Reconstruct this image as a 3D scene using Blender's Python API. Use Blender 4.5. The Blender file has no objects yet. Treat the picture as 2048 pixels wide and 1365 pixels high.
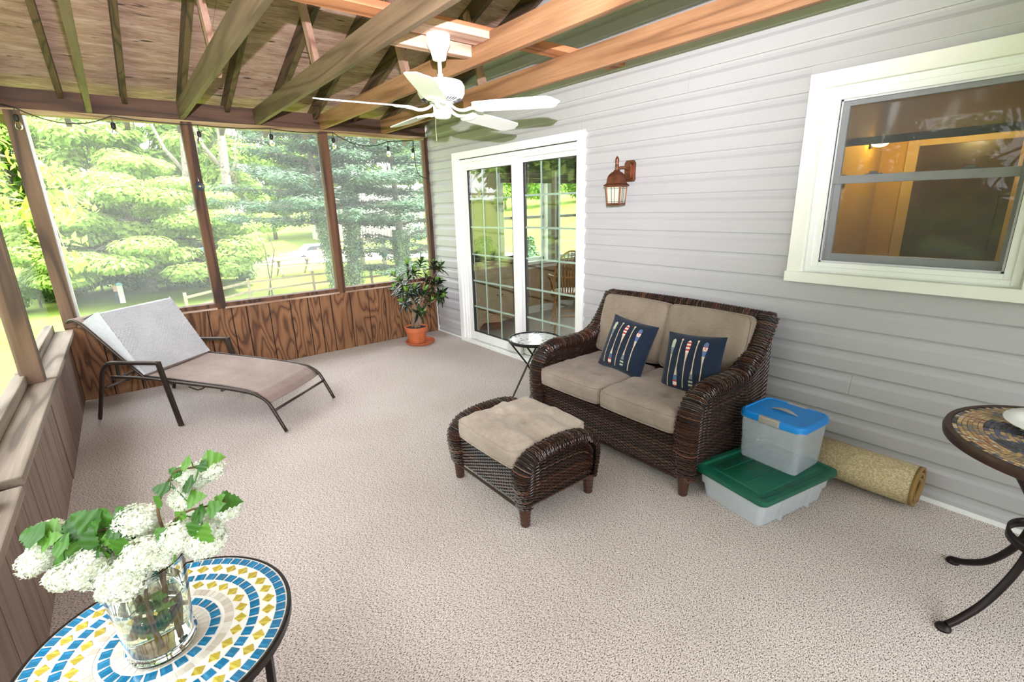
import bpy, bmesh, math, random
import numpy as np
from math import sin, cos, pi, radians, sqrt, atan2, floor
from mathutils import Vector, Matrix, noise as mnoise

SC = bpy.context.scene
COL = SC.collection
# ------------------------------------------------------------------ camera, world, light, exposure
CAMP = Vector((-3.07249, -5.43304, 1.55525))
CR = Vector((0.78137612, -0.62352826, -0.02576542))
CU = Vector((0.18806863, 0.19590967, 0.96241862))
CF = Vector((0.59504751, 0.75685659, -0.27034524))
FPX = 968.5
cam = bpy.data.cameras.new('camera')
cam.sensor_width = 36.0
cam.lens = FPX / 2048 * 36
cam.clip_start = 0.05
cam.clip_end = 400
co = bpy.data.objects.new('camera', cam)
COL.objects.link(co)
M = Matrix.Identity(4)
for i in range(3):
    M[i][0] = CR[i]; M[i][1] = CU[i]; M[i][2] = -CF[i]; M[i][3] = CAMP[i]
co.matrix_world = M
SC.camera = co

w = bpy.data.worlds.new('sky')
SC.world = w
w.use_nodes = True
bg = w.node_tree.nodes['Background']
bg.inputs[0].default_value = (0.94, 0.98, 1.0, 1)
bg.inputs[1].default_value = 1.85

def light(name, kind, loc, energy, color=(1, 1, 1), aim=None, **kw):
    l = bpy.data.lights.new(name, kind)
    l.energy = energy
    l.color = color
    for k, v in kw.items():
        setattr(l, k, v)
    o = bpy.data.objects.new(name, l)
    COL.objects.link(o)
    o.location = loc
    if aim is not None:
        o.rotation_euler = Vector(aim).to_track_quat('-Z', 'Y').to_euler()
    return o

light('sun', 'SUN', (8, -6, 12), 4.2, (1.0, 0.97, 0.88), aim=(-0.55, 0.16, -0.82), angle=radians(6))
light('camera_flash', 'SPOT', (-3.05, -5.46, 1.80), 350, (1.0, 0.945, 1.04), aim=(0.50, 0.98, 0.50),
      spot_size=radians(120), spot_blend=1.0, shadow_soft_size=0.012)
light('kitchen_lamp', 'POINT', (2.3, -4.3, 2.1), 9, (1.0, 0.72, 0.28), shadow_soft_size=0.06)
SC.view_settings.view_transform = 'Standard'
SC.view_settings.look = 'None'
SC.view_settings.gamma = 1.0
SC.view_settings.use_curve_mapping = False
SC.view_settings.exposure = 2.03

# ------------------------------------------------------------------ materials
class NT:
    def __init__(s, name):
        s.m = bpy.data.materials.new(name)
        s.m.use_nodes = True
        s.t = s.m.node_tree
        s.b = s.t.nodes['Principled BSDF']
        s.out = s.t.nodes['Material Output']
    def n(s, typ, **kw):
        x = s.t.nodes.new(typ)
        for k, v in kw.items():
            setattr(x, k, v)
        return x
    def l(s, a, b):
        s.t.links.new(a, b)
    def coord(s, scale=(1, 1, 1), which='Object', rot=(0, 0, 0)):
        c = s.n('ShaderNodeTexCoord')
        mp = s.n('ShaderNodeMapping')
        mp.inputs['Scale'].default_value = scale
        mp.inputs['Rotation'].default_value = rot
        s.l(c.outputs[which], mp.inputs['Vector'])
        return mp.outputs[0]
    def noise(s, vec, scale=5, detail=4, rough=.6, dist=0):
        x = s.n('ShaderNodeTexNoise')
        x.inputs['Scale'].default_value = scale
        x.inputs['Detail'].default_value = detail
        x.inputs['Roughness'].default_value = rough
        x.inputs['Distortion'].default_value = dist
        s.l(vec, x.inputs['Vector'])
        return x.outputs['Fac']
    def math(s, op, a, b=0.0, c=None):
        x = s.n('ShaderNodeMath', operation=op)
        for i, v in enumerate((a, b, c)):
            if v is None: continue
            if isinstance(v, (int, float)): x.inputs[i].default_value = v
            else: s.l(v, x.inputs[i])
        return x.outputs[0]
    def ramp(s, fac, stops, interp='LINEAR'):
        r = s.n('ShaderNodeValToRGB')
        r.color_ramp.interpolation = interp
        e = r.color_ramp.elements
        while len(e) < len(stops): e.new(0.5)
        for i, (p, c) in enumerate(stops):
            e[i].position = p
            e[i].color = (*c, 1) if len(c) == 3 else c
        s.l(fac, r.inputs[0])
        return r.outputs[0]
    def mix(s, fac, a, b, mode='MIX'):
        x = s.n('ShaderNodeMix', data_type='RGBA', blend_type=mode)
        for idx, v in ((0, fac), (6, a), (7, b)):
            if isinstance(v, (int, float)): x.inputs[idx].default_value = v
            elif isinstance(v, tuple): x.inputs[idx].default_value = (*v, 1)
            else: s.l(v, x.inputs[idx])
        return x.outputs[2]
    def col(s, c):
        if isinstance(c, tuple): s.b.inputs['Base Color'].default_value = (*c, 1)
        else: s.l(c, s.b.inputs['Base Color'])
    def bump(s, h, strength=.3, dist=.01):
        x = s.n('ShaderNodeBump')
        x.inputs['Strength'].default_value = strength
        x.inputs['Distance'].default_value = dist
        s.l(h, x.inputs['Height'])
        s.l(x.outputs[0], s.b.inputs['Normal'])
    def setp(s, **kw):
        for k, v in kw.items():
            s.b.inputs[k.replace('_', ' ')].default_value = v

def plain(name, c, rough=.5, metal=0, var=.08, scale=12, bump=0, **kw):
    m = NT(name)
    v = m.coord()
    f = m.noise(v, scale, 4)
    d = tuple(max(0, x * (1 - var)) for x in c)
    u = tuple(min(1, x * (1 + var)) for x in c)
    m.col(m.ramp(f, [(.3, d), (.7, u)]))
    m.setp(Roughness=rough, Metallic=metal)
    for k, x in kw.items(): m.b.inputs[k.replace('_', ' ')].default_value = x
    if bump: m.bump(m.noise(v, scale * 12, 3), bump, .003)
    return m.m

def wood(name, dark, mid, lightc, axis='y', freq=9, rough=.75, band=1.0, fleck=0):
    """contour-grained softwood; grain runs along axis"""
    m = NT(name)
    sc = {'x': (.25, 3, 3), 'y': (3, .25, 3), 'z': (3, 3, .25), 'c': (3.2, 3, .75)}[axis]
    if axis == 'c': axis = 'z'
    v = m.coord(sc)
    n1 = m.noise(v, 1.6, 2, .4, .3)
    r = m.math('SINE', m.math('MULTIPLY', n1, freq * 6.283))
    r = m.math('MULTIPLY_ADD', r, .5, .5)
    sc2 = {'x': (2, 60, 60), 'y': (60, 2, 60), 'z': (60, 60, 2)}[axis]
    fine = m.noise(m.coord(sc2), 1.5, 4)
    c = m.ramp(r, [(0, dark), (.22, mid), (1, lightc)])
    c = m.mix(1 - band, c, mid) if band < 1 else c
    blot = m.noise(m.coord((1.2, 1.2, 1.2)), 2.2, 3)
    c = m.mix(m.math('MULTIPLY', blot, .5), c, dark)
    c = m.mix(.35, c, m.ramp(fine, [(.3, (.25, .25, .25)), (.7, (1, 1, 1))]), 'MULTIPLY')
    if fleck:
        sf = {'x': (6, 30, 30), 'y': (30, 6, 30), 'z': (30, 30, 6)}[axis]
        k = m.noise(m.coord(sf), 1.0, 2)
        c = m.mix(m.ramp(k, [(.62, (0, 0, 0)), (.70, (1, 1, 1))]), c, (.05, .03, .02))
    m.col(c)
    m.setp(Roughness=rough)
    m.bump(m.math('ADD', fine, m.math('MULTIPLY', r, .5)), .35, .004)
    return m.m

def vcol(name, stops, rough=.6, attr='tone', trans=0, bump=0, spec=None, metal=0):
    """colour from the per-face tone attribute (varies piece to piece, paler towards the top of tree clumps)"""
    m = NT(name)
    a = m.n('ShaderNodeAttribute', attribute_name=attr)
    c = m.ramp(a.outputs['Fac'], stops)
    m.col(c)
    m.setp(Roughness=rough, Metallic=metal)
    if spec is not None: m.b.inputs['Specular IOR Level'].default_value = spec
    if trans:
        t = m.n('ShaderNodeBsdfTranslucent')
        m.l(c, t.inputs[0])
        mx = m.n('ShaderNodeMixShader')
        mx.inputs[0].default_value = trans
        m.l(m.b.outputs[0], mx.inputs[1])
        m.l(t.outputs[0], mx.inputs[2])
        m.l(mx.outputs[0], m.out.inputs[0])
    if bump:
        m.bump(m.noise(m.coord(), 300, 2), bump, .002)
    return m.m

def carpet_mat():
    m = NT('berber_carpet')
    v = m.coord((1, 1, 1), rot=(0, 0, radians(38)))
    v2 = m.coord((125, 250, 150), rot=(0, 0, radians(38)))
    f1 = m.noise(v2, 1.0, 3, .7)
    f2 = m.noise(m.coord((160, 300, 160), rot=(0, 0, radians(38))), 1.0, 2, .6)
    big = m.noise(v, 1.3, 3, .5)
    c = m.ramp(f1, [(.365, (.03, .02, .015)), (.42, (.25, .20, .175)), (.475, (.70, .635, .60)), (.64, (.90, .84, .81))])
    c2 = m.ramp(f2, [(.32, (.30, .24, .21)), (.48, (.80, .77, .74)), (.7, (1, 1, 1))])
    c = m.mix(.75, c, c2, 'MULTIPLY')
    c = m.mix(.6, c, m.ramp(big, [(.3, (.80, .77, .75)), (.65, (1, 1, 1))]), 'MULTIPLY')
    m.col(c)
    m.setp(Roughness=.95)
    m.b.inputs['Specular IOR Level'].default_value = .1
    m.bump(m.math('ADD', f1, f2), .3, .004)
    return m.m

def siding_mat():
    m = NT('vinyl_siding')
    v = m.coord((8, 2.0, 120))
    f = m.noise(v, 1.5, 4)
    c = m.ramp(f, [(.3, (.410, .402, .410)), (.7, (.430, .422, .430))])
    g = m.noise(m.coord((1, 1, 1)), 1.5, 3)
    c = m.mix(.4, c, m.ramp(g, [(.3, (.90, .90, .89)), (.7, (1, 1, 1))]), 'MULTIPLY')
    m.col(c)
    m.setp(Roughness=.5)
    m.b.inputs['Specular IOR Level'].default_value = .35
    m.bump(f, .12, .002)
    return m.m

def screen_mat(name, dens, c=(.75, .77, .78), scale=0):
    """insect screen: fine open mesh, part of the light passes"""
    m = NT(name)
    m.col(c)
    m.setp(Roughness=.9)
    m.b.inputs['Specular IOR Level'].default_value = .1
    t = m.n('ShaderNodeBsdfTransparent')
    mx = m.n('ShaderNodeMixShader')
    n = m.noise(m.coord((1, 1, 1)), 2.5, 3)
    m.l(m.math('MULTIPLY_ADD', n, dens * .4, dens * .8), mx.inputs[0])
    m.l(t.outputs[0], mx.inputs[1])
    m.l(m.b.outputs[0], mx.inputs[2])
    m.l(mx.outputs[0], m.out.inputs[0])
    return m.m

def glass_mat(name, tint=(.93, .97, .95), refl=1.5, rough=0.0):
    m = NT(name)
    t = m.n('ShaderNodeBsdfTransparent'); t.inputs[0].default_value = (*tint, 1)
    g = m.n('ShaderNodeBsdfGlossy'); g.inputs['Roughness'].default_value = rough
    ge = m.n('ShaderNodeNewGeometry')
    dp = m.n('ShaderNodeVectorMath', operation='DOT_PRODUCT')
    m.l(ge.outputs['Incoming'], dp.inputs[0]); m.l(ge.outputs['Normal'], dp.inputs[1])
    c = m.math('SUBTRACT', 1.0, m.math('ABSOLUTE', dp.outputs['Value']))
    r0 = ((refl - 1) / (refl + 1)) ** 2
    f = m.math('MULTIPLY_ADD', m.math('POWER', c, 5.0), 1 - r0, r0)
    mx = m.n('ShaderNodeMixShader')
    m.l(f, mx.inputs[0]); m.l(t.outputs[0], mx.inputs[1]); m.l(g.outputs[0], mx.inputs[2])
    m.l(mx.outputs[0], m.out.inputs[0])
    return m.m

def real_glass(name, ior=1.45, c=(.95, .98, .96), rough=0):
    m = NT(name)
    m.col(c)
    m.setp(Roughness=rough, IOR=ior)
    m.b.inputs['Transmission Weight'].default_value = 1
    return m.m

def emis(name, c, s):
    m = NT(name)
    m.b.inputs['Emission Color'].default_value = (*c, 1)
    m.b.inputs['Emission Strength'].default_value = s
    m.col(c)
    return m.m

def frosted(name, c, alpha):
    m = NT(name)
    n = m.noise(m.coord(), 6, 2)
    m.col(m.ramp(n, [(.3, tuple(x * .93 for x in c)), (.7, c)]))
    m.setp(Roughness=.28)
    t = m.n('ShaderNodeBsdfTransparent')
    mx = m.n('ShaderNodeMixShader'); mx.inputs[0].default_value = alpha
    m.l(t.outputs[0], mx.inputs[1]); m.l(m.b.outputs[0], mx.inputs[2])
    m.l(mx.outputs[0], m.out.inputs[0])
    return m.m

def sheath_mat():
    m = NT('roof_plywood')
    v = m.coord((1, 5, 5))
    n = m.noise(v, 2.5, 5, .65, .6)
    c = m.ramp(n, [(.3, (.20, .105, .08)), (.5, (.35, .215, .175)), (.7, (.46, .32, .27))])
    k = m.noise(m.coord((5, 26, 26)), 1.0, 2, .5)
    c = m.mix(m.ramp(k, [(.66, (0, 0, 0)), (.71, (1, 1, 1))]), c, (.035, .022, .02))
    k2 = m.noise(m.coord((12, 90, 90)), 1.0, 3, .6)
    c = m.mix(.5, c, m.ramp(k2, [(.35, (.45, .38, .35)), (.6, (1, 1, 1))]), 'MULTIPLY')
    m.col(c)
    m.setp(Roughness=.8)
    m.bump(k2, .3, .003)
    return m.m

MAT = {}
MAT['carpet'] = carpet_mat()
MAT['siding'] = siding_mat()
MAT['white_trim'] = plain('white_trim', (.80, .81, .79), .35, var=.02, scale=3)
MAT['cream_trim'] = plain('cream_trim', (.78, .78, .71), .4, var=.03, scale=3)
MAT['seal'] = plain('dark_seal', (.03, .03, .03), .6)
MAT['screen_far'] = screen_mat('screen_far', .10, (.72, .76, .76))
MAT['screen_win'] = screen_mat('screen_window', .24, (.12, .12, .13))
MAT['screen_bar'] = plain('grey_sash', (.62, .62, .66), .5)
MAT['glass'] = glass_mat('pane_glass', (.97, .985, .97), 1.5)
MAT['glass_dark'] = glass_mat('window_glass', (.88, .90, .88), 1.45)
MAT['grille'] = plain('grille_green', (.40, .50, .45), .4, var=.03)
MAT['beam'] = wood('beam_wood', (.035, .016, .009), (.095, .042, .022), (.13, .062, .034), 'x', 6, band=.7)
MAT['beam_low'] = wood('beam_low_wood', (.20, .12, .05), (.36, .25, .11), (.45, .33, .17), 'x', 7)
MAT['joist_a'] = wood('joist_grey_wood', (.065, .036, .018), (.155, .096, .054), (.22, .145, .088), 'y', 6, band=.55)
MAT['joist_b'] = wood('joist_flashlit_wood', (.14, .060, .024), (.31, .148, .066), (.44, .235, .12), 'y', 6, band=.6)  # flash light on the right-hand joists put into this lighter orange
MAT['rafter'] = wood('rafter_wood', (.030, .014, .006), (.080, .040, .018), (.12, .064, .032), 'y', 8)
MAT['strut'] = wood('strut_wood', (.22, .11, .07), (.40, .24, .17), (.50, .31, .23), 'z', 6)
MAT['plank'] = wood('plank_wood', (.30, .10, .04), (.52, .20, .09), (.62, .27, .13), 'x', 6)
MAT['fanboard'] = wood('fanboard_wood', (.40, .20, .13), (.62, .40, .30), (.70, .48, .37), 'x', 6)
MAT['post'] = wood('post_wood', (.035, .012, .004), (.115, .045, .016), (.17, .075, .03), 'z', 6)
MAT['post_left'] = wood('post_left_wood', (.045, .022, .011), (.13, .07, .035), (.19, .11, .065), 'z', 6)
MAT['sheath'] = sheath_mat()
MAT['t111'] = wood('grooved_plywood', (.07, .024, .007), (.22, .095, .034), (.32, .155, .065), 'c', 11, band=.85)
MAT['t111_left'] = wood('grooved_plywood_worn', (.14, .085, .062), (.29, .195, .155), (.40, .29, .245), 'z', 6, band=.35)
MAT['cap'] = wood('cap_wood', (.13, .095, .065), (.29, .225, .17), (.42, .34, .27), 'y', 6)
MAT['sill_strip'] = wood('sill_strip_wood', (.30, .18, .11), (.52, .38, .28), (.62, .48, .38), 'x', 6)
MAT['black_metal'] = plain('black_metal', (.022, .018, .016), .35, .6, var=.2)
MAT['bronze'] = plain('bronze_tube', (.045, .032, .026), .35, .5, var=.15)
MAT['copper'] = plain('aged_copper', (.17, .062, .032), .38, .65, var=.35, scale=18)
MAT['white_fan'] = plain('fan_white', (.86, .86, .84), .3, var=.01)
MAT['terracotta'] = plain('terracotta', (.48, .125, .045), .6, var=.12, scale=15)
MAT['soil'] = plain('soil', (.035, .022, .015), .95, var=.6, scale=60, bump=.8)
MAT['rubber'] = plain('black_cord', (.01, .01, .01), .5)
MAT['bulb'] = real_glass('bulb_glass', 1.3)
MAT['wick'] = vcol('wicker', [(0, (.004, .002, .001)), (.45, (.020, .007, .004)), (.8, (.055, .018, .009)), (1, (.13, .055, .03))], .32, spec=.6)
MAT['wick_dark'] = plain('wicker_core', (.012, .006, .004), .8)

# ------------------------------------------------------------------ mesh helpers
def rotz(p, a):
    return (p[0] * cos(a) - p[1] * sin(a), p[0] * sin(a) + p[1] * cos(a), p[2])

class MB:
    def __init__(s):
        s.v = []; s.f = []; s.t = []; s.tone = 0.5
    def add(s, vs, fs, tone=None):
        o = len(s.v)
        s.v.extend([tuple(p) for p in vs])
        s.f.extend([tuple(i + o for i in f) for f in fs])
        s.t.extend([s.tone if tone is None else tone] * len(fs))
    def box(s, x0, x1, y0, y1, z0, z1, tone=None):
        vs = [(x, y, z) for z in (z0, z1) for y in (y0, y1) for x in (x0, x1)]
        s.add(vs, [(0, 2, 3, 1), (4, 5, 7, 6), (0, 1, 5, 4), (2, 6, 7, 3), (0, 4, 6, 2), (1, 3, 7, 5)], tone)
        return s
    def bar(s, a, b, wd, ht, up=(0, 0, 1), tone=None, taper=1.0):
        a = Vector(a); b = Vector(b); d = (b - a).normalized(); u = Vector(up)
        r = d.cross(u)
        if r.length < 1e-4: r = d.cross(Vector((1, 0, 0)))
        r.normalize(); u = r.cross(d).normalized()
        vs = []
        for p, k in ((a, 1), (b, taper)):
            for sx, sz in ((-1, -1), (1, -1), (1, 1), (-1, 1)):
                vs.append(p + r * sx * wd * k / 2 + u * sz * ht * k / 2)
        s.add(vs, [(0, 1, 2, 3), (7, 6, 5, 4), (0, 4, 5, 1), (1, 5, 6, 2), (2, 6, 7, 3), (3, 7, 4, 0)], tone)
        return s
    def tube(s, pts, r, seg=8, closed=False, tone=None, flat=1.0, upv=None, cap=True):
        pts = [Vector(p) for p in pts]
        n = len(pts)
        rr = r if hasattr(r, '__len__') else [r] * n
        vs = []; prev = None
        for i, p in enumerate(pts):
            if closed: d = pts[(i + 1) % n] - pts[i - 1]
            else: d = pts[min(i + 1, n - 1)] - pts[max(i - 1, 0)]
            if d.length < 1e-9: d = Vector((0, 0, 1))
            d.normalize()
            if upv is not None: prev = Vector(upv)
            if prev is None:
                prev = Vector((0, 0, 1)) if abs(d.z) < .9 else Vector((1, 0, 0))
            u = (prev - d * prev.dot(d))
            if u.length < 1e-5: u = d.orthogonal()
            u.normalize(); prev = u
            w_ = d.cross(u)
            for k in range(seg):
                a = 2 * pi * k / seg
                vs.append(p + u * cos(a) * rr[i] * flat + w_ * sin(a) * rr[i])
        fs = []
        for i in range(n if closed else n - 1):
            j = (i + 1) % n
            for k in range(seg):
                k2 = (k + 1) % seg
                fs.append((i * seg + k, i * seg + k2, j * seg + k2, j * seg + k))
        if not closed and cap:
            fs.append(tuple(reversed(range(seg))))
            fs.append(tuple((n - 1) * seg + k for k in range(seg)))
        s.add(vs, fs, tone)
        return s
    def lathe(s, prof, seg=24, c=(0, 0, 0), tone=None, capb=True, capt=True):
        vs = []; n = len(prof)
        for r, z in prof:
            for k in range(seg):
                a = 2 * pi * k / seg
                vs.append((c[0] + r * cos(a), c[1] + r * sin(a), c[2] + z))
        fs = []
        for i in range(n - 1):
            for k in range(seg):
                k2 = (k + 1) % seg
                fs.append((i * seg + k, i * seg + k2, (i + 1) * seg + k2, (i + 1) * seg + k))
        if capb: fs.append(tuple(reversed(range(seg))))
        if capt: fs.append(tuple((n - 1) * seg + k for k in range(seg)))
        s.add(vs, fs, tone)
        return s
    def prism(s, poly, h0, h1, axis='z', tone=None):
        n = len(poly)
        def m(p, h):
            return {'z': (p[0], p[1], h), 'x': (h, p[0], p[1]), 'y': (p[0], h, p[1])}[axis]
        vs = [m(p, h0) for p in poly] + [m(p, h1) for p in poly]
        fs = [tuple(reversed(range(n))), tuple(range(n, 2 * n))] + [(i, (i + 1) % n, (i + 1) % n + n, i + n) for i in range(n)]
        s.add(vs, fs, tone)
        return s
    def grid(s, fn, nu, nv, tone=None, wrapu=False):
        vs = [fn(i / nu, j / nv) for j in range(nv + 1) for i in range(nu + (0 if wrapu else 1))]
        W = nu if wrapu else nu + 1
        fs = []
        for j in range(nv):
            for i in range(nu):
                i2 = (i + 1) % W
                fs.append((j * W + i, j * W + i2, (j + 1) * W + i2, (j + 1) * W + i))
        s.add(vs, fs, tone)
        return s
    def build(s, name, mat, parent=None, smooth=False, bevel=0, local=False, label=None, solid=0, sub=0, stuff=False):
        v = np.array(s.v, dtype=np.float64).reshape(-1, 3)
        if parent is not None and not local:
            o = parent; off = np.zeros(3)
            while o is not None:
                off += np.array(o.location); o = o.parent
            v = v - off
        me = bpy.data.meshes.new(name)
        me.from_pydata(v.tolist(), [], s.f)
        if len(set(s.t)) > 1:
            at = me.attributes.new('tone', 'FLOAT', 'FACE')
            at.data.foreach_set('value', np.array(s.t, dtype=np.float32))
        elif s.t:
            at = me.attributes.new('tone', 'FLOAT', 'FACE')
            at.data.foreach_set('value', np.full(len(s.f), s.t[0], dtype=np.float32))
        if isinstance(mat, str): mat = MAT[mat]
        me.materials.append(mat)
        me.validate(); me.update()
        if smooth:
            me.shade_smooth()
            if smooth == 'auto':
                me.set_sharp_from_angle(angle=radians(38))
        o = bpy.data.objects.new(name, me)
        COL.objects.link(o)
        if parent is not None: o.parent = parent
        if bevel:
            b = o.modifiers.new('bevel', 'BEVEL'); b.width = bevel; b.segments = 2; b.limit_method = 'ANGLE'
        if solid:
            b = o.modifiers.new('solid', 'SOLIDIFY'); b.thickness = solid; b.offset = 0
        if sub:
            b = o.modifiers.new('sub', 'SUBSURF'); b.levels = sub; b.render_levels = sub
        if label: o['label'] = label
        if stuff: o['kind'] = 'stuff'
        return o

def empty(name, loc=(0, 0, 0), rz=0):
    o = bpy.data.objects.new(name, None)
    COL.objects.link(o)
    o.location = loc; o.rotation_euler = (0, 0, rz)
    o.empty_display_size = .1
    return o
def thing(name, label, cat, loc=(0, 0, 0), rz=0, group=None):
    o = empty(name, loc, rz)
    return tag(o, label, cat, group)
def tag(o, label, cat, group=None, kind=None):
    o['label'] = label; o['category'] = cat
    if group: o['group'] = group
    if kind: o['kind'] = kind
    return o
def struct(o):
    o['kind'] = 'structure'
    return o
def clone(o, parent=None, **kw):
    c = o.copy(); COL.objects.link(c)
    if parent is not None: c.parent = parent
    for k, v in kw.items(): setattr(c, k, v)
    return c
def at(px, py, depth):
    """point seen at a photo pixel at a given distance along the view axis"""
    return CAMP + (CF + CR * ((px - 1024) / FPX) - CU * ((py - 682.5) / FPX)) * depth
def on(px, py, ax, val):
    d = CF + CR * ((px - 1024) / FPX) - CU * ((py - 682.5) / FPX)
    return CAMP + d * ((val - CAMP[ax]) / d[ax])

def leafmesh(name, C, N, size, mat, parent, tone, aspect=.5, seed=0, droop=None, stuff=True):
    """many small leaf blades (rhombus, two triangles) around centres C facing N; numpy"""
    rng = np.random.default_rng(seed)
    n = len(C)
    N = N / np.maximum(np.linalg.norm(N, axis=1, keepdims=True), 1e-6)
    A = rng.normal(size=(n, 3))
    if droop is not None: A = A * .5 + np.array(droop)
    T = A - (A * N).sum(1, keepdims=True) * N
    T /= np.maximum(np.linalg.norm(T, axis=1, keepdims=True), 1e-6)
    B = np.cross(N, T)
    sz = (size * (0.6 + 0.8 * rng.random(n)))[:, None] if np.isscalar(size) else size[:, None]
    V = np.stack([C - T * sz, C + B * sz * aspect - N * sz * .12, C + T * sz, C - B * sz * aspect - N * sz * .12], 1).reshape(-1, 3)
    if parent is not None:
        off = np.zeros(3); o = parent
        while o is not None: off += np.array(o.location); o = o.parent
        V = V - off
    me = bpy.data.meshes.new(name)
    me.vertices.add(4 * n); me.vertices.foreach_set('co', V.astype(np.float32).ravel())
    me.loops.add(4 * n); me.loops.foreach_set('vertex_index', np.arange(4 * n, dtype=np.int32))
    me.polygons.add(n); me.polygons.foreach_set('loop_start', np.arange(0, 4 * n, 4, dtype=np.int32))
    me.update(calc_edges=True)
    at_ = me.attributes.new('tone', 'FLOAT', 'FACE'); at_.data.foreach_set('value', tone.astype(np.float32))
    me.materials.append(MAT[mat] if isinstance(mat, str) else mat)
    o = bpy.data.objects.new(name, me); COL.objects.link(o)
    if parent is not None: o.parent = parent
    if stuff: o['kind'] = 'stuff'
    return o

# ------------------------------------------------------------------ room shell
W = 3.57; YB = -7.3
o = MB().box(-W - .05, 0.02, YB, 0.05, -.06, 0).build('floor', 'carpet'); struct(o)

# house wall with door and window openings
DY0, DY1, DH = -.60, -2.52, 2.075      # rough opening behind the door casing
WY0, WY1, WZ0, WZ1 = -4.275, -5.175, 1.14, 2.115
wall = struct(empty('wall_right', (0, 0, 0)))
mb = MB()
for y0, y1, z0, z1 in ((DY0, 0.1, -.06, 4.4), (DY1, DY0, DH, 4.4), (WY0, DY1, -.06, 4.4), (WY1, WY0, -.06, WZ0), (WY1, WY0, WZ1, 4.4), (YB, WY1, -.06, 4.4)):
    mb.box(.016, .15, y0, y1, z0, z1)
mb.build('wall_core', plain('wall_core', (.5, .45, .38), .8), wall)
# lapped siding courses, each its own panel
def siding_piece(z0, z1, ya, yb, top=None):
    zt = z1 if top is None else top
    prof = [(.012, z0 + .0), (-.010, z0 + .001), (-.0125, z0 + .006), (-.0105, z0 + .074), (-.007, z0 + .082), (-.001, z0 + .094), (.0025, z0 + .112), (.004, z0 + .133)]
    prof = [(x, min(z, zt + .006)) for x, z in prof if z <= zt + .02] 
    if len(prof) < 3: return
    m = MB()
    n = len(prof)
    vs = [(x, ya, z) for x, z in prof] + [(x, yb, z) for x, z in prof]
    vs += [(.014, ya, prof[-1][1]), (.014, yb, prof[-1][1])]
    fs = [(i, i + 1, n + i + 1, n + i) for i in range(n - 1)]
    fs += [(n - 1, 2 * n, 2 * n + 1, 2 * n - 1)]
    fs += [tuple(range(n)) + (2 * n,), tuple(reversed(range(n, 2 * n))) + (2 * n + 1,)]
    m.add(vs, fs)
    m.build('siding_board', 'siding', wall)
SP = .1255; Z0 = .094 - SP
random.seed(4)
seams = {}
for k in range(0, 33):
    z0 = Z0 + k * SP; z1 = z0 + SP
    if k == 0: z0c = .03
    pieces = []
    dseg = (-.5645, -2.5555); wseg = (-4.19, -5.275)
    blocked = []
    if z0 < 2.10: blocked.append(dseg)
    if z1 > 1.09 and z0 < 2.165: blocked.append(wseg)
    if z0 < 1.085 < z1: siding_piece(z0, z1, wseg[0], wseg[1], top=1.087)
    if z0 < 2.181 < z1 + .02 and z0 > 2.0: MB().box(-.003, .012, wseg[1], wseg[0], 2.181, z1 + .004).build('siding_board', 'siding', wall)
    ys = [-.012]; segs = []; cur = -.012
    for a, b in sorted(blocked, reverse=True):
        segs.append((cur, a)); cur = b
    segs.append((cur, YB))
    for a, b in segs:
        # staggered vertical laps every couple of metres
        cuts = []
        off = random.choice([0, 1]) 
        if a - b > 2.0 and (k % 2 == 0 or k in (15, 17, 19)):
            cuts = [a - (a - b) * random.uniform(.25, .6)]
        pts = [a] + cuts + [b]
        for p, q in zip(pts, pts[1:]):
            siding_piece(z0, z1, p, q - (.0 if q == b else 0.0) + (.0015 if q in cuts else 0))
# starter strip at the floor and corner trim at the far end
MB().box(-.022, .0, YB, -2.56, .0, .022).box(-.018, 0, -.5645, -.01, 0, .018).build('starter_strip', 'white_trim', wall)
MB().box(-.020, .012, -.012, .03, 0, 2.5).build('corner_trim', 'white_trim', wall)

# far wall: grooved plywood half wall, posts, sills, beam, screens
wf = struct(empty('wall_far', (0, 0, 0)))
xs = [-W + .003, -3.35, -3.147, -2.944, -2.741, -2.535, -2.33, -2.198, -1.987, -1.781, -1.60, -1.475, -1.353, -1.137, -.921, -.72, -.52, -.32, -.125, -.02]
for i in range(len(xs) - 1):
    MB().box(xs[i] + .005, xs[i + 1] - .005, 0, .012, 0, .655).build('plank', 't111', wf)
MB().box(-W, 0, .010, .10, 0, .65).build('wall_core', plain('core_brown', (.012, .006, .004), .9), wf)
# sill: dark ledge board + pale strip lip, interrupted by posts
posts = [(-3.57, -3.475), (-2.458, -2.37), (-1.262, -1.175), (-.052, -.002)]
gaps = [(-3.475, -2.458), (-2.37, -1.262), (-1.175, -.052)]
for a, b in gaps:
    MB().box(a, b, -.012, .10, .668, .705).build('sill_board', 'post', wf)
    MB().box(a - .01, b + .01, -.022, .0, .650, .668).build('sill_strip', 'sill_strip', wf)
    m = MB().box(a, b, .050, .052, .705, 2.32)
    m.build('screen_panel', 'screen_far', wf)
for i, (a, b) in enumerate(posts):
    m = MB().box(a, b, -.018 if i else -.02, .085, .655, 2.34)
    m.build('post', 'post' if i else 'post_left', wf, bevel=.004)
MB().box(-W - .3, .01, -.015, .09, 2.318, 2.352).build('beam_plate', 'beam_low', wf)
bx = [-W - .35, -2.42, -1.83, -1.2, .01]
for a, b in zip(bx, bx[1:]):
    MB().box(a, b - .004, 0, .04, 2.352, 2.50).build('beam_board', 'beam', wf)

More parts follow.
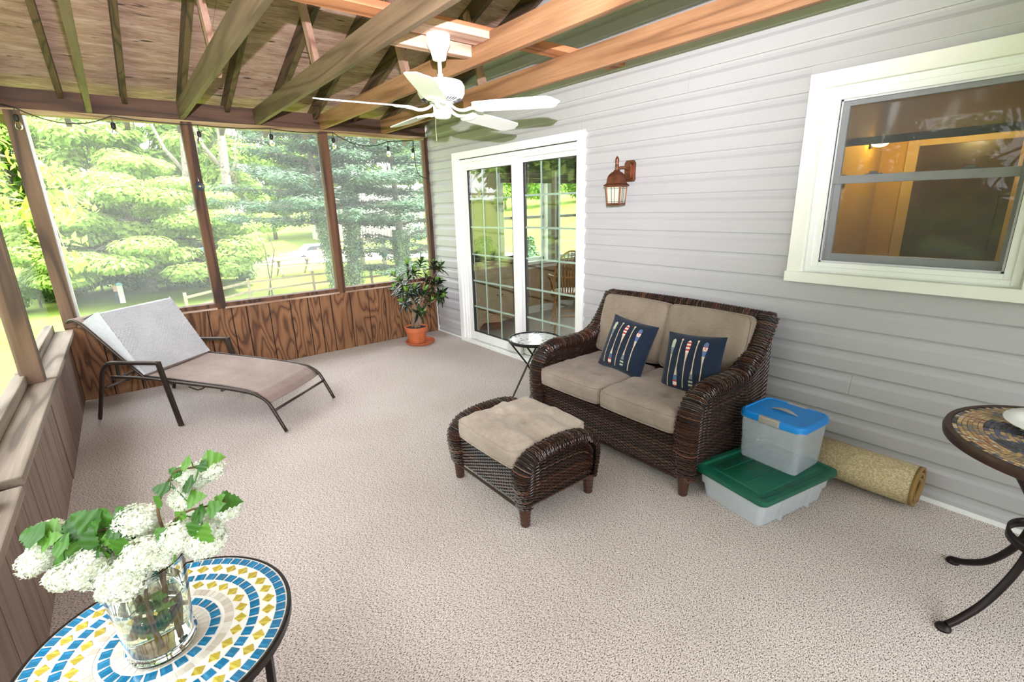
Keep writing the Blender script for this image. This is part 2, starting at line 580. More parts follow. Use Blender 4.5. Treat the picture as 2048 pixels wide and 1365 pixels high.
# left wall
wl = struct(empty('wall_left', (-W, 0, 0)))
y = 0.0
ys = [0, -.2, -.42, -.63, -.83, -1.03, -1.24, -1.45, -1.66]
y = -1.66
while y > YB: y -= .203; ys.append(y)
for i in range(len(ys) - 1):
    MB().box(-W - .012, -W + (.004 if ys[i] > -1.64 else 0), ys[i + 1] + .004, ys[i] - .004, 0, .60).build('plank', 't111_left', wl)
MB().box(-W - .10, -W - .011, YB, .0, 0, .6).build('wall_core', plain('core_brown2', (.05, .03, .025), .9), wl)
for a, b, dz in ((-.02, -1.60, .0), (-1.64, -3.06, .0), (-3.10, -5.2, -.02), (-5.22, YB, 0)):
    MB().box(-W - .06, -W + .058, b, a, .605 + dz, .643 + dz).build('cap_board', 'cap', wl, bevel=.006)
    MB().box(-W - .115, -W - .06, b, a, .60, .70).build('sill_board', 'cap', wl, bevel=.005)
for yy in (-1.60, -3.2, -4.8, -6.4):
    MB().box(-W - .085, -W + .012, yy - .09, yy, .643, 2.36).build('post', 'post_left', wl, bevel=.004)
MB().box(-W - .115, -W - .02, YB, 0, 2.318, 2.352).build('beam_plate', 'beam_low', wl)
MB().box(-W - .06, -W - .02, YB, 0, 2.352, 2.50).build('beam_board', 'beam', wl)
for a, b in ((-.0, -1.60), (-1.69, -3.2), (-3.29, -4.8), (-4.89, -6.4), (-6.49, YB)):
    MB().box(-W - .072, -W - .070, b, a, .70, 2.32).build('screen_panel', 'screen_far', wl)

# half wall, posts and screens of the near end behind the camera
wb = struct(empty('wall_back', (-W, YB, 0)))
MB().box(-W, 0, YB - .08, YB, 0, .65).build('wall_core', 't111_left', wb)
for x in (-W, -2.4, -1.2, -.1): MB().box(x, x + .09, YB - .08, YB, .65, 2.34).build('post', 'post_left', wb)
MB().box(-W, 0, YB - .10, YB + .06, .62, .66).build('cap_board', 'cap', wb)
MB().box(-W, 0, YB - .08, YB, 2.32, 2.50).build('beam_board', 'beam', wb)

# ceiling: joists, rafters, struts, plywood
ce = struct(empty('ceiling', (0, 0, 2.3)))
S = .322
jx = [-3.065, -2.44, -1.835, -1.225, -.555]
for i, x in enumerate(jx):
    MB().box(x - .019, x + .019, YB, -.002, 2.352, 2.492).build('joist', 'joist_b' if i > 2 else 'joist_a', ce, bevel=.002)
rx = [-3.62, -3.22, -2.82, -2.42, -2.07, -1.67, -1.28, -.88, -.48, -.08]
RY = -3.7; zr = 2.445
for x in rx:
    for sgn in (0, 1):
        ya, yb_ = (.45, RY) if sgn == 0 else (YB - .1, RY)
        za = zr - S * ya if sgn == 0 else zr - S * RY - S * (RY - ya)
        zb = zr - S * RY
        h = .135
        m = MB()
        p = [(ya, za), (yb_, zb), (yb_, zb + h), (ya, za + h)]
        m.prism(p, x - .019, x + .019, 'x')
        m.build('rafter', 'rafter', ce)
# plywood sheets
def zroof(y): return zr + .137 - S * y if y > RY else zr + .137 - S * RY - S * (RY - y)
for xa, xb in ((-4.1, -2.24), (-2.238, .02)):
    for ya, yb_ in ((.5, -1.0), (-1.003, -2.2), (-2.203, RY)):
        p = [(ya, zroof(ya)), (yb_, zroof(yb_)), (yb_, zroof(yb_) + .015), (ya, zroof(ya) + .015)]
        MB().prism(p, xa, xb, 'x').build('roof_panel', 'sheath', ce)
    p = [(RY, zroof(RY)), (YB - .2, zroof(YB - .2)), (YB - .2, zroof(YB - .2) + .015), (RY, zroof(RY) + .015)]
    MB().prism(p, xa, xb, 'x').build('roof_panel', 'sheath', ce)
MB().box(-4.1, .02, RY - .02, RY + .02, zr - S * RY, zr - S * RY + .16).build('ridge_board', 'rafter', ce)
# outer shingled skin
for s_ in (0, 1):
    a, b = (.55, RY) if s_ == 0 else (RY, YB - .25)
    p = [(a, zroof(a) + .017), (b, zroof(b) + .017), (b, zroof(b) + .04), (a, zroof(a) + .04)]
    MB().prism(p, -4.15, .02, 'x').build('roof_skin', plain('asphalt_shingle', (.08, .08, .08), .95), ce)
for x, y0, y1 in ((-2.40, -1.62, -1.40), (-1.795, -1.72, -1.50), (-1.185, -1.86, -1.62), (-.52, -1.9, -1.68)):
    MB().bar((x + .019, y0, 2.40), (x + .019, y1, zr - S * y1 + .09), .038, .07, up=(0, 1, 0)).build('strut', 'strut', ce)
for x, y0 in ((-2.40, -4.6), (-1.795, -4.6), (-1.185, -4.7), (-.52, -4.7)):
    MB().bar((x + .019, y0, 2.40), (x + .019, y0 + .25, zroof(y0) - .08), .038, .07, up=(0, 1, 0)).build('strut', 'strut', ce)
MB().box(-2.6, -.01, -2.93, -2.79, 2.493, 2.53).build('strongback', 'plank', ce, bevel=.002)
MB().box(-3.4, -2.62, -2.93, -2.79, 2.493, 2.53).build('strongback', 'plank', ce, bevel=.002)
MB().box(-1.815, -1.245, -2.98, -2.84, 2.452, 2.490).build('fan_board', 'fanboard', ce, bevel=.002)
MB().box(-1.815, -1.245, -2.80, -2.74, 2.40, 2.49).build('fan_board', 'fanboard', ce, bevel=.002)
# gable infill at the house side above the beam, house volume behind so daylight stays out
hb = struct(empty('trim_1', (0, 0, 0)))
MB().box(-.005, .016, RY - 3.7, .03, 4.2, 4.4).build('frieze_board', 'white_trim', hb)
hs = MB()
hs.box(.15, 6.2, YB, .10, 4.4, 4.5)
hs.box(6.1, 6.2, YB, .10, -2.2, 4.4)
hs.box(.15, 6.2, YB - .1, YB, -2.2, 4.4)
hs.box(.15, 6.2, YB, .10, 2.44, 2.5)
o = hs.build('wall_house_outer', plain('house_outer', (.55, .53, .5), .8)); struct(o)
o = MB().box(.15, 6.1, YB, .0, -.10, 0).build('floor_house', plain('tile_beige', (.46, .40, .34), .35, var=.06, scale=3)); struct(o)

# ------------------------------------------------------------------ sliding door
dr = struct(empty('door_1', (0, -1.56, 0)))
T = 'white_trim'
MB().box(-.026, .02, -.637, -.559, 0, 2.12).build('casing', T, dr, bevel=.003)
MB().box(-.026, .02, -2.561, -2.485, 0, 2.12).build('casing', T, dr, bevel=.003)
MB().box(-.026, .02, -2.485, -.637, 2.048, 2.12).build('casing', T, dr, bevel=.003)
# frame: stepped jambs, header, track
m = MB()
m.box(-.006, .13, -.672, -.637, .0, 2.048); m.box(.012, .13, -.70, -.672, .0, 2.03)
m.box(-.006, .13, -2.485, -2.455, .0, 2.048)
m.box(-.004, .13, -2.455, -.672, 2.008, 2.04); m.box(.015, .13, -2.455, -.70, 1.985, 2.008)
m.build('door_frame', T, dr, bevel=.002)
MB().box(-.05, .13, -2.53, -.60, 0, .022).box(-.03, -.022, -2.53, -.6, .022, .030).build('track', 'white_trim', dr, bevel=.002)
MB().box(-.001, .02, -2.46, -.68, 2.040, 2.0475).build('head_gap', 'seal', dr)
def sash(y0, y1, x0, x1, z0, z1, st_l, st_r, rt, rb):
    s_ = empty('sash', (x0, (y0 + y1) / 2, z0)); s_.parent = dr
    s_.location = (x0, (y0 + y1) / 2 + 1.56, z0)
    m = MB()
    m.box(x0, x1, y0 - st_l, y0, z0, z1); m.box(x0, x1, y1, y1 + st_r, z0, z1)
    m.box(x0, x1, y1 + st_r, y0 - st_l, z1 - rt, z1); m.box(x0, x1, y1 + st_r, y0 - st_l, z0, z0 + rb)
    m.build('sash_frame', T, s_, bevel=.003)
    ga, gb, gc, gd = y0 - st_l, y1 + st_r, z0 + rb, z1 - rt
    xm = (x0 + x1) / 2
    MB().box(xm - .010, xm - .007, gb, ga, gc, gd).build('pane', 'glass', s_)
    MB().box(xm + .007, xm + .010, gb, ga, gc, gd).build('pane', 'glass', s_)
    for i in (1, 2):
        yy = ga + (gb - ga) * i / 3
        MB().box(xm - .003, xm + .003, yy - .009, yy + .009, gc, gd).build('muntin', 'grille', s_)
    for i in range(1, 6):
        zz = gc + (gd - gc) * i / 6
        MB().box(xm - .0025, xm + .0035, gb, ga, zz - .009, zz + .009).build('muntin', 'grille', s_)
    g = MB()
    for (a, b, c, d) in ((ga, ga - .004, gc, gd), (gb + .004, gb, gc, gd), (ga, gb, gd - .004, gd), (ga, gb, gc, gc + .004)):
        g.box(x0 - .001, x1 + .001, b, a, c, d)
    g.build('glazing_bead', 'seal', s_)
sash(-.700, -1.64, .022, .058, .030, 2.005, .085, .085, .075, .10)
sash(-1.600, -2.455, .072, .108, .030, 2.005, .075, .06, .06, .10)
MB().box(.008, .022, -1.64, -1.60, .95, 1.2).build('door_handle', T, dr, bevel=.004)

# ------------------------------------------------------------------ window
wn = struct(empty('window_1', (0, -4.72, 1.1)))
C_ = 'cream_trim'
MB().box(-.028, .02, -4.275, -4.197, 1.14, 2.181).build('casing', C_, wn, bevel=.002)
MB().box(-.028, .02, -5.253, -5.175, 1.14, 2.181).build('casing', C_, wn, bevel=.002)
MB().box(-.028, .02, -5.175, -4.275, 2.105, 2.181).build('casing', C_, wn, bevel=.002)
MB().box(-.040, .06, -5.29, -4.192, 1.083, 1.142).build('window_sill', C_, wn, bevel=.002)
m = MB()
m.box(.004, .12, -4.345, -4.275, 1.142, 2.105); m.box(.004, .12, -5.175, -5.105, 1.142, 2.105)
m.box(.004, .12, -5.105, -4.345, 2.040, 2.105); m.box(.004, .12, -5.105, -4.345, 1.142, 1.200)
m.box(-.004, .004, -4.315, -4.285, 1.150, 2.095); m.box(-.004, .004, -5.165, -5.135, 1.150, 2.095)
m.box(-.004, .004, -5.135, -4.315, 2.07, 2.095); m.box(-.004, .004, -5.135, -4.315, 1.150, 1.175)
m.build('window_frame', T, wn, bevel=.002)
def wsash(x0, x1, z0, z1, r, name):
    s_ = empty('sash', (0, 0, 0)); s_.parent = wn; s_.location = (x0, 0, z0 - 1.1)
    m = MB(); a, b = -4.347, -5.103
    m.box(x0, x1, a - r, a, z0, z1); m.box(x0, x1, b, b + r, z0, z1)
    m.box(x0, x1, b + r, a - r, z1 - r, z1); m.box(x0, x1, b + r, a - r, z0, z0 + r * 1.4)
    m.build('sash_frame', 'screen_bar', s_, bevel=.002)
    MB().box((x0 + x1) / 2 - .002, (x0 + x1) / 2 + .002, b + r, a - r, z0 + r * 1.4, z1 - r).build('pane', 'glass_dark', s_)
wsash(.050, .075, 1.620, 2.040, .030, 'u')
wsash(.080, .105, 1.200, 1.655, .032, 'l')
m = MB()
for a, b, c, d in ((-4.347, -4.356, 1.20, 2.04), (-5.094, -5.103, 1.20, 2.04), (-4.347, -5.103, 2.031, 2.04), (-4.347, -5.103, 1.20, 1.209)):
    m.box(.018, .030, b, a, c, d)
m.build('screen_frame', 'screen_bar', wn)
MB().box(.023, .025, -5.094, -4.356, 1.209, 2.031).build('screen_panel', 'screen_win', wn)
for yy in (-4.52, -4.90):
    MB().box(.078, .108, yy - .035, yy + .035, 1.655, 1.668).box(.085, .1, yy - .015, yy + .02, 1.668, 1.678).build('sash_lock', 'screen_bar', wn, bevel=.002)
MB().box(.016, .018, -4.349, -4.345, 1.199, 2.042).box(.016, .018, -5.106, -5.102, 1.199, 2.042).box(.016, .018, -5.106, -4.345, 2.040, 2.044).box(.016, .018, -5.106, -4.345, 1.196, 1.200).build('window_seal', 'seal', wn)
# bulged spline at the near corner of the screen
m = MB()
m.tube([(.016 + .002 * sin(i * 1.9), -4.352 - .004 * abs(sin(i * 1.6)), 1.22 + i * .006) for i in range(36)], .0022, 5)
m.build('screen_spline', plain('spline_grey', (.5, .5, .5), .7), wn)

# ------------------------------------------------------------------ wicker helper: real weavers over stakes
def wicker(m, P, L, H, row=.0095, stake=.022, amp=.0034, r=.0033, seed=0, mask=None, seg=4, base=0, stakes=True):
    """P(u,v)->(pos, normal); weavers run along u (length L), rows stack along v (length H)"""
    rnd = random.Random(seed)
    nr = max(2, int(H / row)); ns = max(2, int(L / stake))
    k = 3
    for j in range(nr):
        v = (j + .5) / nr
        pts = []
        tone = min(1, max(0, rnd.gauss(.5, .24)))
        for i in range(ns * k + 1):
            u = i / (ns * k)
            p, n = P(u, v)
            ok = mask is None or mask(u, v)
            if ok:
                pts.append(Vector(p) + Vector(n) * (amp * cos(pi * (i / k + j)) + base))
            if (not ok or i == ns * k) and pts:
                if len(pts) > 1: m.tube(pts, r, seg, tone=tone, cap=False)
                pts = []
            if i % (k * 7) == 0: tone = min(1, max(0, rnd.gauss(.5, .24)))
    if stakes:
        for i in range(ns + 1):
            u = min(1, i / ns)
            pts = []
            for j in range(13):
                v = j / 12
                if mask is None or mask(u, v):
                    p, n = P(u, v); pts.append(Vector(p) + Vector(n) * base)
            if len(pts) > 1: m.tube(pts, .0025, 4, tone=.3, cap=False)

def path_interp(pts):
    """smooth arc-length sampled polyline in 2D"""
    P = [Vector(p) for p in pts]
    out = []
    n = len(P)
    for i in range(n - 1):
        p0 = P[max(i - 1, 0)]; p1 = P[i]; p2 = P[i + 1]; p3 = P[min(i + 2, n - 1)]
        for k in range(8):
            t = k / 8
            out.append(.5 * ((2 * p1) + (p2 - p0) * t + (2 * p0 - 5 * p1 + 4 * p2 - p3) * t * t + (3 * p1 - p0 - 3 * p2 + p3) * t ** 3))
    out.append(P[-1])
    L = [0]
    for a, b in zip(out, out[1:]): L.append(L[-1] + (b - a).length)
    def f(t):
        s_ = t * L[-1]
        for i in range(len(L) - 1):
            if L[i + 1] >= s_:
                q = (s_ - L[i]) / max(1e-9, L[i + 1] - L[i])
                d = (out[i + 1] - out[i])
                return out[i].lerp(out[i + 1], q), d.normalized()
        return out[-1], (out[-1] - out[-2]).normalized()
    return f, L[-1]

def roll(m, path3, L, width, side, thick=.035, seed=0, ribs=None):
    """arm roll: hoops across a rounded band that follows the path. path3(t)->(pos, outward normal); side=width axis"""
    sd = Vector(side)
    nb = max(4, int(L / .026))
    rnd = random.Random(seed)
    rows = int(L / .0088)
    for j in range(rows):
        t = (j + .5) / rows
        p, n = path3(t)
        puff = 1 + .07 * cos(2 * pi * t * nb)
        pts = []
        K = 15
        for i in range(K + 1):
            a = pi * (-.12 + 1.24 * i / K)
            off = sd * (-cos(a) * width / 2 * puff) + n * (sin(a) * thick * (1.1 if puff > 1 else 1.0))
            wv = .0026 * cos(pi * (i * .8 + j))
            pts.append(p + off + (n * sin(a) - sd * cos(a)) * wv)
        m.tube(pts, .0036, 5, tone=min(1, max(0, rnd.gauss(.55, .25))), cap=False)
def core(m, path3, width, side, thick):
    sd = Vector(side)
    def fn(u, v):
        p, n = path3(u)
        a = pi * (-.12 + 1.24 * v)
        return p + sd * (-cos(a) * (width / 2 - .004)) + n * (sin(a) * (thick - .004))
    m.grid(fn, 30, 10)

def cushion(name, lx, ly, lz, mat, parent, tufts=(), wr=.006, seed=0, r=None, bulge=.012, n=30, rot=None, dents=0):
    """boxed cushion with rounded edges, crown, tufts and creases; local coords centred, base z=0; rot=matrix, piping separate part"""
    r = r or lz * .32
    rnd = random.Random(seed)
    ph = [(rnd.uniform(0, 6), rnd.uniform(0, 6)) for _ in range(4)]
    def shape(x, y, z):
        ix = max(-lx / 2 + r, min(lx / 2 - r, x)); iy = max(-ly / 2 + r, min(ly / 2 - r, y)); iz = max(-lz / 2 + r, min(lz / 2 - r, z))
        d = Vector((x - ix, y - iy, z - iz))
        if d.length > 1e-6: d = d.normalized() * r
        p = Vector((ix, iy, iz)) + d
        cx = 1 - (2 * p.x / lx) ** 2; cy = 1 - (2 * p.y / ly) ** 2
        cx = max(0, cx); cy = max(0, cy)
        f = (cx * cy) ** .6
        top = 1 if p.z > 0 else -1
        p.z += top * bulge * f * min(1, abs(p.z) / (lz / 2))
        if top > 0:
            q = mnoise.noise(Vector((p.x * 9 + seed, p.y * 5, 3.1))) + .5 * mnoise.noise(Vector((p.x * 26, p.y * 12 + seed, 7)))
            p.z += wr * q * min(1, f * 3)
            for tx, ty in tufts:
                dd = (p.x - tx * lx) ** 2 + (p.y - ty * ly) ** 2
                p.z -= .018 * math.exp(-dd / .0012)
                ang = atan2(p.y - ty * ly, p.x - tx * lx)
                p.z -= .006 * math.exp(-dd / .010) * (.5 + .5 * cos(ang * 5 + tx * 9))
        ex = cx * .008 * (1 if abs(p.y) > ly / 2 - r * 1.5 else 0)
        p.y += math.copysign(ex, p.y)
        p.x += math.copysign(cy * .008, p.x) if abs(p.x) > lx / 2 - r * 1.5 else 0
        return p
    bm = bmesh.new()
    bmesh.ops.create_cube(bm, size=1)
    bmesh.ops.subdivide_edges(bm, edges=bm.edges[:], cuts=n, use_grid_fill=True)
    for v in bm.verts:
        p = shape(v.co.x * lx, v.co.y * ly, v.co.z * lz)
        p.z += lz / 2
        v.co = rot @ p if rot is not None else p
    me = bpy.data.meshes.new(name)
    bm.to_mesh(me); bm.free()
    me.materials.append(MAT[mat]); me.shade_smooth()
    o = bpy.data.objects.new(name, me); COL.objects.link(o)
    if parent is not None: o.parent = parent
    # piping along the top and bottom edges
    for zz in (lz - r * .35, r * .35):
        pts = []
        hx, hy = lx / 2 - r * .12, ly / 2 - r * .12
        q = r * .9
        for cx, cy, a0 in ((hx - q, hy - q, 0), (-hx + q, hy - q, pi / 2), (-hx + q, -hy + q, pi), (hx - q, -hy + q, 1.5 * pi)):
            for k in range(5):
                a = a0 + pi / 2 * k / 4
                pts.append((cx + q * cos(a), cy + q * sin(a)))
        # densify and follow the edge bulge
        dp = []
        for i in range(len(pts)):
            a, b = pts[i], pts[(i + 1) % len(pts)]
            L_ = sqrt((a[0] - b[0]) ** 2 + (a[1] - b[1]) ** 2)
            for k in range(max(1, int(L_ / .03))):
                t = k / max(1, int(L_ / .03))
                x, y = a[0] + (b[0] - a[0]) * t, a[1] + (b[1] - a[1]) * t
                cx = max(0, 1 - (2 * x / lx) ** 2); cy = max(0, 1 - (2 * y / ly) ** 2)
                if abs(y) > ly / 2 - r * 1.5: y += math.copysign(cx * .008, y)
                if abs(x) > lx / 2 - r * 1.5: x += math.copysign(cy * .008, x)
                p = Vector((x, y, zz))
                dp.append(rot @ p if rot is not None else p)
        MB().tube(dp, .0035, 6, closed=True).build('piping', mat, o, smooth=True, local=True)
    return o

def fabric_mat(name, a, b, sc=400):
    m = NT(name)
    big = m.noise(m.coord((1, 1, 1)), 5, 4, .6)
    x = m.noise(m.coord((1, .06, 1)), sc, 2); y_ = m.noise(m.coord((.06, 1, 1)), sc, 2)
    f = m.math('MULTIPLY', m.math('ADD', x, y_), .5)
    c = m.ramp(big, [(.3, a), (.7, b)])
    c = m.mix(.6, c, m.ramp(f, [(.35, (.55, .53, .50)), (.6, (1, 1, 1))]), 'MULTIPLY')
    m.col(c); m.setp(Roughness=.92)
    m.b.inputs['Sheen Weight'].default_value = .15
    m.b.inputs['Specular IOR Level'].default_value = .15
    m.bump(f, .5, .0015)
    return m.m
MAT['taupe'] = fabric_mat('taupe_cloth', (.235, .185, .135), (.33, .27, .205))
MAT['taupe_seat'] = fabric_mat('taupe_cloth_worn', (.24, .185, .15), (.36, .29, .24))
MAT['ott_cloth'] = fabric_mat('ottoman_cloth', (.36, .29, .235), (.50, .42, .35))
MAT['navy'] = fabric_mat('navy_cloth', (.009, .016, .032), (.014, .024, .046))
MAT['sling'] = fabric_mat('sling_fabric', (.25, .18, .155), (.33, .25, .22), 500)
MAT['towel'] = fabric_mat('grey_towel', (.46, .47, .49), (.53, .54, .56), 300)

# ------------------------------------------------------------------ loveseat
ls = thing('wicker_loveseat', 'dark brown wicker loveseat with rolled arms against the siding', 'sofa', (-.5, -3.57, 0))
LYN, LYF = -4.168, -2.978     # arm centre lines
AW = .125
arm_pts = [(-.905, .105), (-.925, .30), (-.920, .44), (-.870, .535), (-.76, .576), (-.60, .580), (-.44, .580), (-.32, .625), (-.235, .715), (-.175, .80), (-.13, .875)]
af, aL = path_interp([(x, z) for x, z in arm_pts])
def mk_arm(yc):
    def f(t):
        p, d = af(t)
        # splay the arm a little as it rises to the back
        n = Vector((-d.y, 0, d.x))
        return Vector((p.x, yc, p.y)), n
    return f
for yc, sgn, sd in ((LYN, -1, 1), (LYF, 1, 2)):
    f = mk_arm(yc)
    m = MB(); roll(m, f, aL, AW, (0, 1, 0), .034, seed=sd)
    arm = m.build('arm', 'wick', ls)
    m = MB(); core(m, f, AW, (0, 1, 0), .034); m.build('arm_core', 'wick_dark', arm, local=False)
    # outer side panel under the roll
    def top_at(x):
        best = None
        for k in range(61):
            p, d = af(k / 60)
            if k > 14 and (best is None or abs(p.x - x) < abs(best[0] - x)): best = (p.x, p.y)
        return best[1]
    tops = [top_at(-.90 + .77 * k / 24) - .012 for k in range(25)]
    def P(u, v, yo=yc + sgn * .040, s_=sgn):
        x = -.90 + .77 * u
        t = tops[min(24, int(u * 24))] * (1 - (u * 24 - int(u * 24))) + tops[min(24, int(u * 24) + 1)] * (u * 24 - int(u * 24))
        return (x, yo, .10 + (t - .10) * v), (0, s_, 0)
    m = MB(); wicker(m, P, .77, .5, seed=sd + 5)
    m.build('side_panel', 'wick', ls, stuff=False)
    if sgn < 0:
        MB().grid(lambda u, v: (P(u, v)[0][0], yc + sgn * .034, P(u, v)[0][2]), 24, 4).build('panel_core', 'wick_dark', ls)
    # inner open lattice panel (dotted weave that lets light through)
    m = MB()
    yi = yc - sgn * .035
    for i in range(40):
        x = -.86 + .62 * i / 39; tz = top_at(x) - .004
        m.bar((x, yi, .40), (x, yi, tz), .0075, .003, up=(0, 1, 0), tone=.35)
    for j in range(26):
        z = .41 + .0105 * j
        xs_ = [x for x in (-.90 + .015 * i for i in range(48)) if top_at(x) > z]
        if xs_: m.bar((xs_[0], yi - sgn * .003, z), (xs_[-1], yi - sgn * .003, z), .003, .0066, up=(0, 0, 1), tone=.4)
    m.build('lattice_panel', 'wick', ls)
# front apron
YA, YB2 = LYF - .05, LYN + .05
m = MB()
wicker(m, lambda u, v: ((-.905, YA + (YB2 - YA) * u, .085 + .245 * v), (-1, 0, 0)), YA - YB2, .245, seed=31)
m.tube([(-.908, YA, .085), (-.908, YB2, .085)], .009, 6, tone=.5)
m.tube([(-.900, YA, .335), (-.900, YB2, .335)], .012, 6, tone=.3)
m.build('front_apron', 'wick', ls)
MB().box(-.895, -.89, YB2, YA, .09, .33).box(-.89, -.25, YB2, YA, .29, .325).build('seat_deck', 'wick_dark', ls)
# back with rolled top rail
m = MB()
wicker(m, lambda u, v: ((-.21 + .10 * v, YA + (YB2 - YA) * u, .30 + .56 * v), (-1, 0, 0)), 1.10, .56, seed=41, row=.011, stake=.03)
m.build('back_panel', 'wick', ls)
MB().grid(lambda u, v: (-.20 + .10 * v, YA + (YB2 - YA) * u, .10 + .78 * v), 2, 4).build('back_core', 'wick_dark', ls)
m = MB()
yr0, yr1 = LYF - .00, LYN + .0
def backtop(t):
    y = yr0 + (yr1 - yr0) * t
    return Vector((-.115, y, .865 + .012 * sin(pi * t))), Vector((0, 0, 1))
roll(m, backtop, yr0 - yr1, .07, (1, 0, 0), .030, seed=9)
br = m.build('back_rail', 'wick', ls)
m = MB(); core(m, backtop, .07, (1, 0, 0), .03); m.build('rail_core', 'wick_dark', br)
for yc in (LYN, LYF):
    m = MB()
    m.lathe([(.0, .885), (.03, .89), (.045, .905), (.04, .925), (.0, .935)], 12, (-.115, yc, -.03), capb=False, capt=False)
    m.build('corner_knob', 'wick', ls, smooth=True)
def leg(x, y, parent, h=.115, r0=.034, r1=.024):
    m = MB()
    prof = []
    n = 12
    for i in range(n + 1):
        t = i / n
        prof.append((r1 + (r0 - r1) * t + .0012 * (1 if i % 2 else -1), h * t))
    m.lathe(prof, 12, (x, y, 0), tone=.75)
    return m.build('leg', 'wick', parent, smooth=False)
for x, y in ((-.915, LYN), (-.915, LYF), (-.16, LYN), (-.16, LYF)): leg(x, y, ls)

# loose cushions of the loveseat
def placed(o, loc): o.location = loc; return o
csx = .62
for i, (yc, lab) in enumerate(((-3.302, 'taupe seat cushion of the loveseat at the end beside the folding table'), (-3.842, 'taupe seat cushion of the loveseat at the end beside the plastic bins'))):
    o = cushion('seat_cushion', csx, .535, .125, 'taupe_seat', None, tufts=((-.18, -.2), (-.18, .2), (.2, 0)), seed=i * 7 + 2, bulge=.014, wr=.013)
    o.location = (-.955 + csx / 2, yc, .338)
    tag(o, lab, 'cushion', 'loveseat seat cushions')
tilt = Matrix.Rotation(radians(16), 3, 'Y') @ Matrix.Rotation(radians(-90), 3, 'Y')
for i, (yc, lab) in enumerate(((-3.29, 'taupe back cushion of the loveseat at the end beside the glass door'), (-3.855, 'taupe back cushion of the loveseat at the end nearest the window'))):
    o = cushion('back_cushion', .43, .555, .13, 'taupe', None, seed=i * 5 + 20, bulge=.022, wr=.005, rot=tilt)
    o.location = (-.185, yc, .650)
    tag(o, lab, 'cushion', 'loveseat back cushions')

# throw pillows with paddle print
def pillow(loc, rx, rl, label, seed):
    S2 = .185
    def P(u, v, side=1):
        # u,v in -1..1
        e = (1 - abs(u) ** 2.6) * (1 - abs(v) ** 2.6)
        h = .062 * max(0, e) ** .62
        k = 1 - .055 * (1 - abs(v) ** 2) * abs(u) ** 4 * 1.0
        k2 = 1 - .055 * (1 - abs(u) ** 2) * abs(v) ** 4
        wob = .004 * mnoise.noise(Vector((u * 3 + seed, v * 3, 1)))
        return Vector((side * (h + wob * e), u * S2 * k, v * S2 * k2))
    o = empty('throw_pillow', loc)
    o.rotation_euler = (rl, rx, 0)
    tag(o, label, 'pillow', 'navy paddle print pillows')
    m = MB()
    n = 28
    m.grid(lambda u, v: P(2 * u - 1, 2 * v - 1, -1), n, n)
    m.grid(lambda u, v: P(1 - 2 * u, 2 * v - 1, 1), n, n)
    m.build('cover', 'navy', o, smooth=True, local=True)
    # paddles lie on the face that looks into the room (local -X); photo-left is +Y
    def strip(uc, vs, ws, mat, lean=0):
        m = MB()
        vv = []
        for v, w_ in zip(vs, ws):
            for s_ in (-1, -.5, 0, .5, 1):
                q = P(uc + lean * v + s_ * w_, v, -1); vv.append((q.x - .0014, q.y, q.z))
        fs = []
        for i in range(len(vs) - 1):
            for k in range(4):
                a = i * 5 + k; fs.append((a, a + 5, a + 6, a + 1))
        m.add(vv, fs)
        return m.build('paddle_print', mat, o, local=True)
    def seq(a, b, n=8): return [a + (b - a) * i / n for i in range(n + 1)]
    def blade(v0, v1, up):
        """blade width profile from neck v0 to tip v1"""
        vs = seq(v0, v1, 12); ws = []
        for i, v in enumerate(vs):
            t = i / 12
            ws.append(.018 + (.070 - .018) * min(1, (t * 1.7)) ** 1.3 if t < .9 else .070 * sqrt(max(.05, 1 - ((t - .9) / .1) ** 2)))
        return vs, ws
    specs = [(.62, 1, 'sage'), (.33, -1, 'chev'), (.06, 1, 'stripe'), (-.22, -1, 'bars'), (-.50, 1, 'bow')]
    for uc, up, kind in specs:
        # shaft
        L0, L1 = (-.72, .10) if up > 0 else (.72, -.30)
        if up < 0:
            strip(uc, seq(.72, -.20), [.016] * 9, 'p_tan')
            strip(uc, [.72, .75, .79, .80], [.018, .032, .032, .02], 'p_tan')
        else:
            strip(uc, seq(-.80, .12), [.016] * 9, 'p_tan')
        v0, v1 = (.05, .76) if up > 0 else (-.15, -.80)
        vs, ws = blade(v0, v1, up)
        def part(a, b, mat):
            i0, i1 = int(a * 12), int(b * 12)
            strip(uc, vs[i0:i1 + 1], [x * 1.01 for x in ws[i0:i1 + 1]], mat)
        if kind == 'sage':
            part(0, .25, 'p_tan'); part(.25, .65, 'p_grey'); part(.65, 1, 'p_sage')
        elif kind == 'stripe':
            part(0, .42, 'p_tan')
            cols = ['p_cream', 'p_red', 'p_cream', 'p_red', 'p_cream', 'p_red', 'p_cream']
            for i, c_ in enumerate(cols):
                part((5 + i) / 12, (6 + i) / 12, c_)
        elif kind == 'bow':
            part(0, .34, 'p_tan'); part(.34, .60, 'p_blue'); part(.60, .82, 'p_cream'); part(.82, 1, 'p_blue')
            for sgn in (-1, 1):
                a0, a1 = vs[7], vs[10]
                m = MB(); vv = []
                for i in range(7):
                    t = i / 6; v = a0 + (a1 - a0) * t; uu = uc + sgn * .066 * (2 * t - 1)
                    for d in (-.010, .010):
                        q = P(uu + d, v, -1); vv.append((q.x - .0022, q.y, q.z))
                m.add(vv, [(2 * i, 2 * i + 1, 2 * i + 3, 2 * i + 2) for i in range(6)])
                m.build('paddle_print', 'p_red', o, local=True)
        elif kind == 'chev':
            part(0, .45, 'p_tan'); part(.45, .70, 'p_blue'); part(.70, .82, 'p_red'); part(.82, .92, 'p_cream'); part(.92, 1, 'p_red')
        else:
            part(0, .30, 'p_tan'); part(.30, .55, 'p_grey')
            for i in range(5): part((6.6 + i) / 12, (7.6 + i) / 12, 'p_sage' if i % 2 else 'p_navy2')
    return o
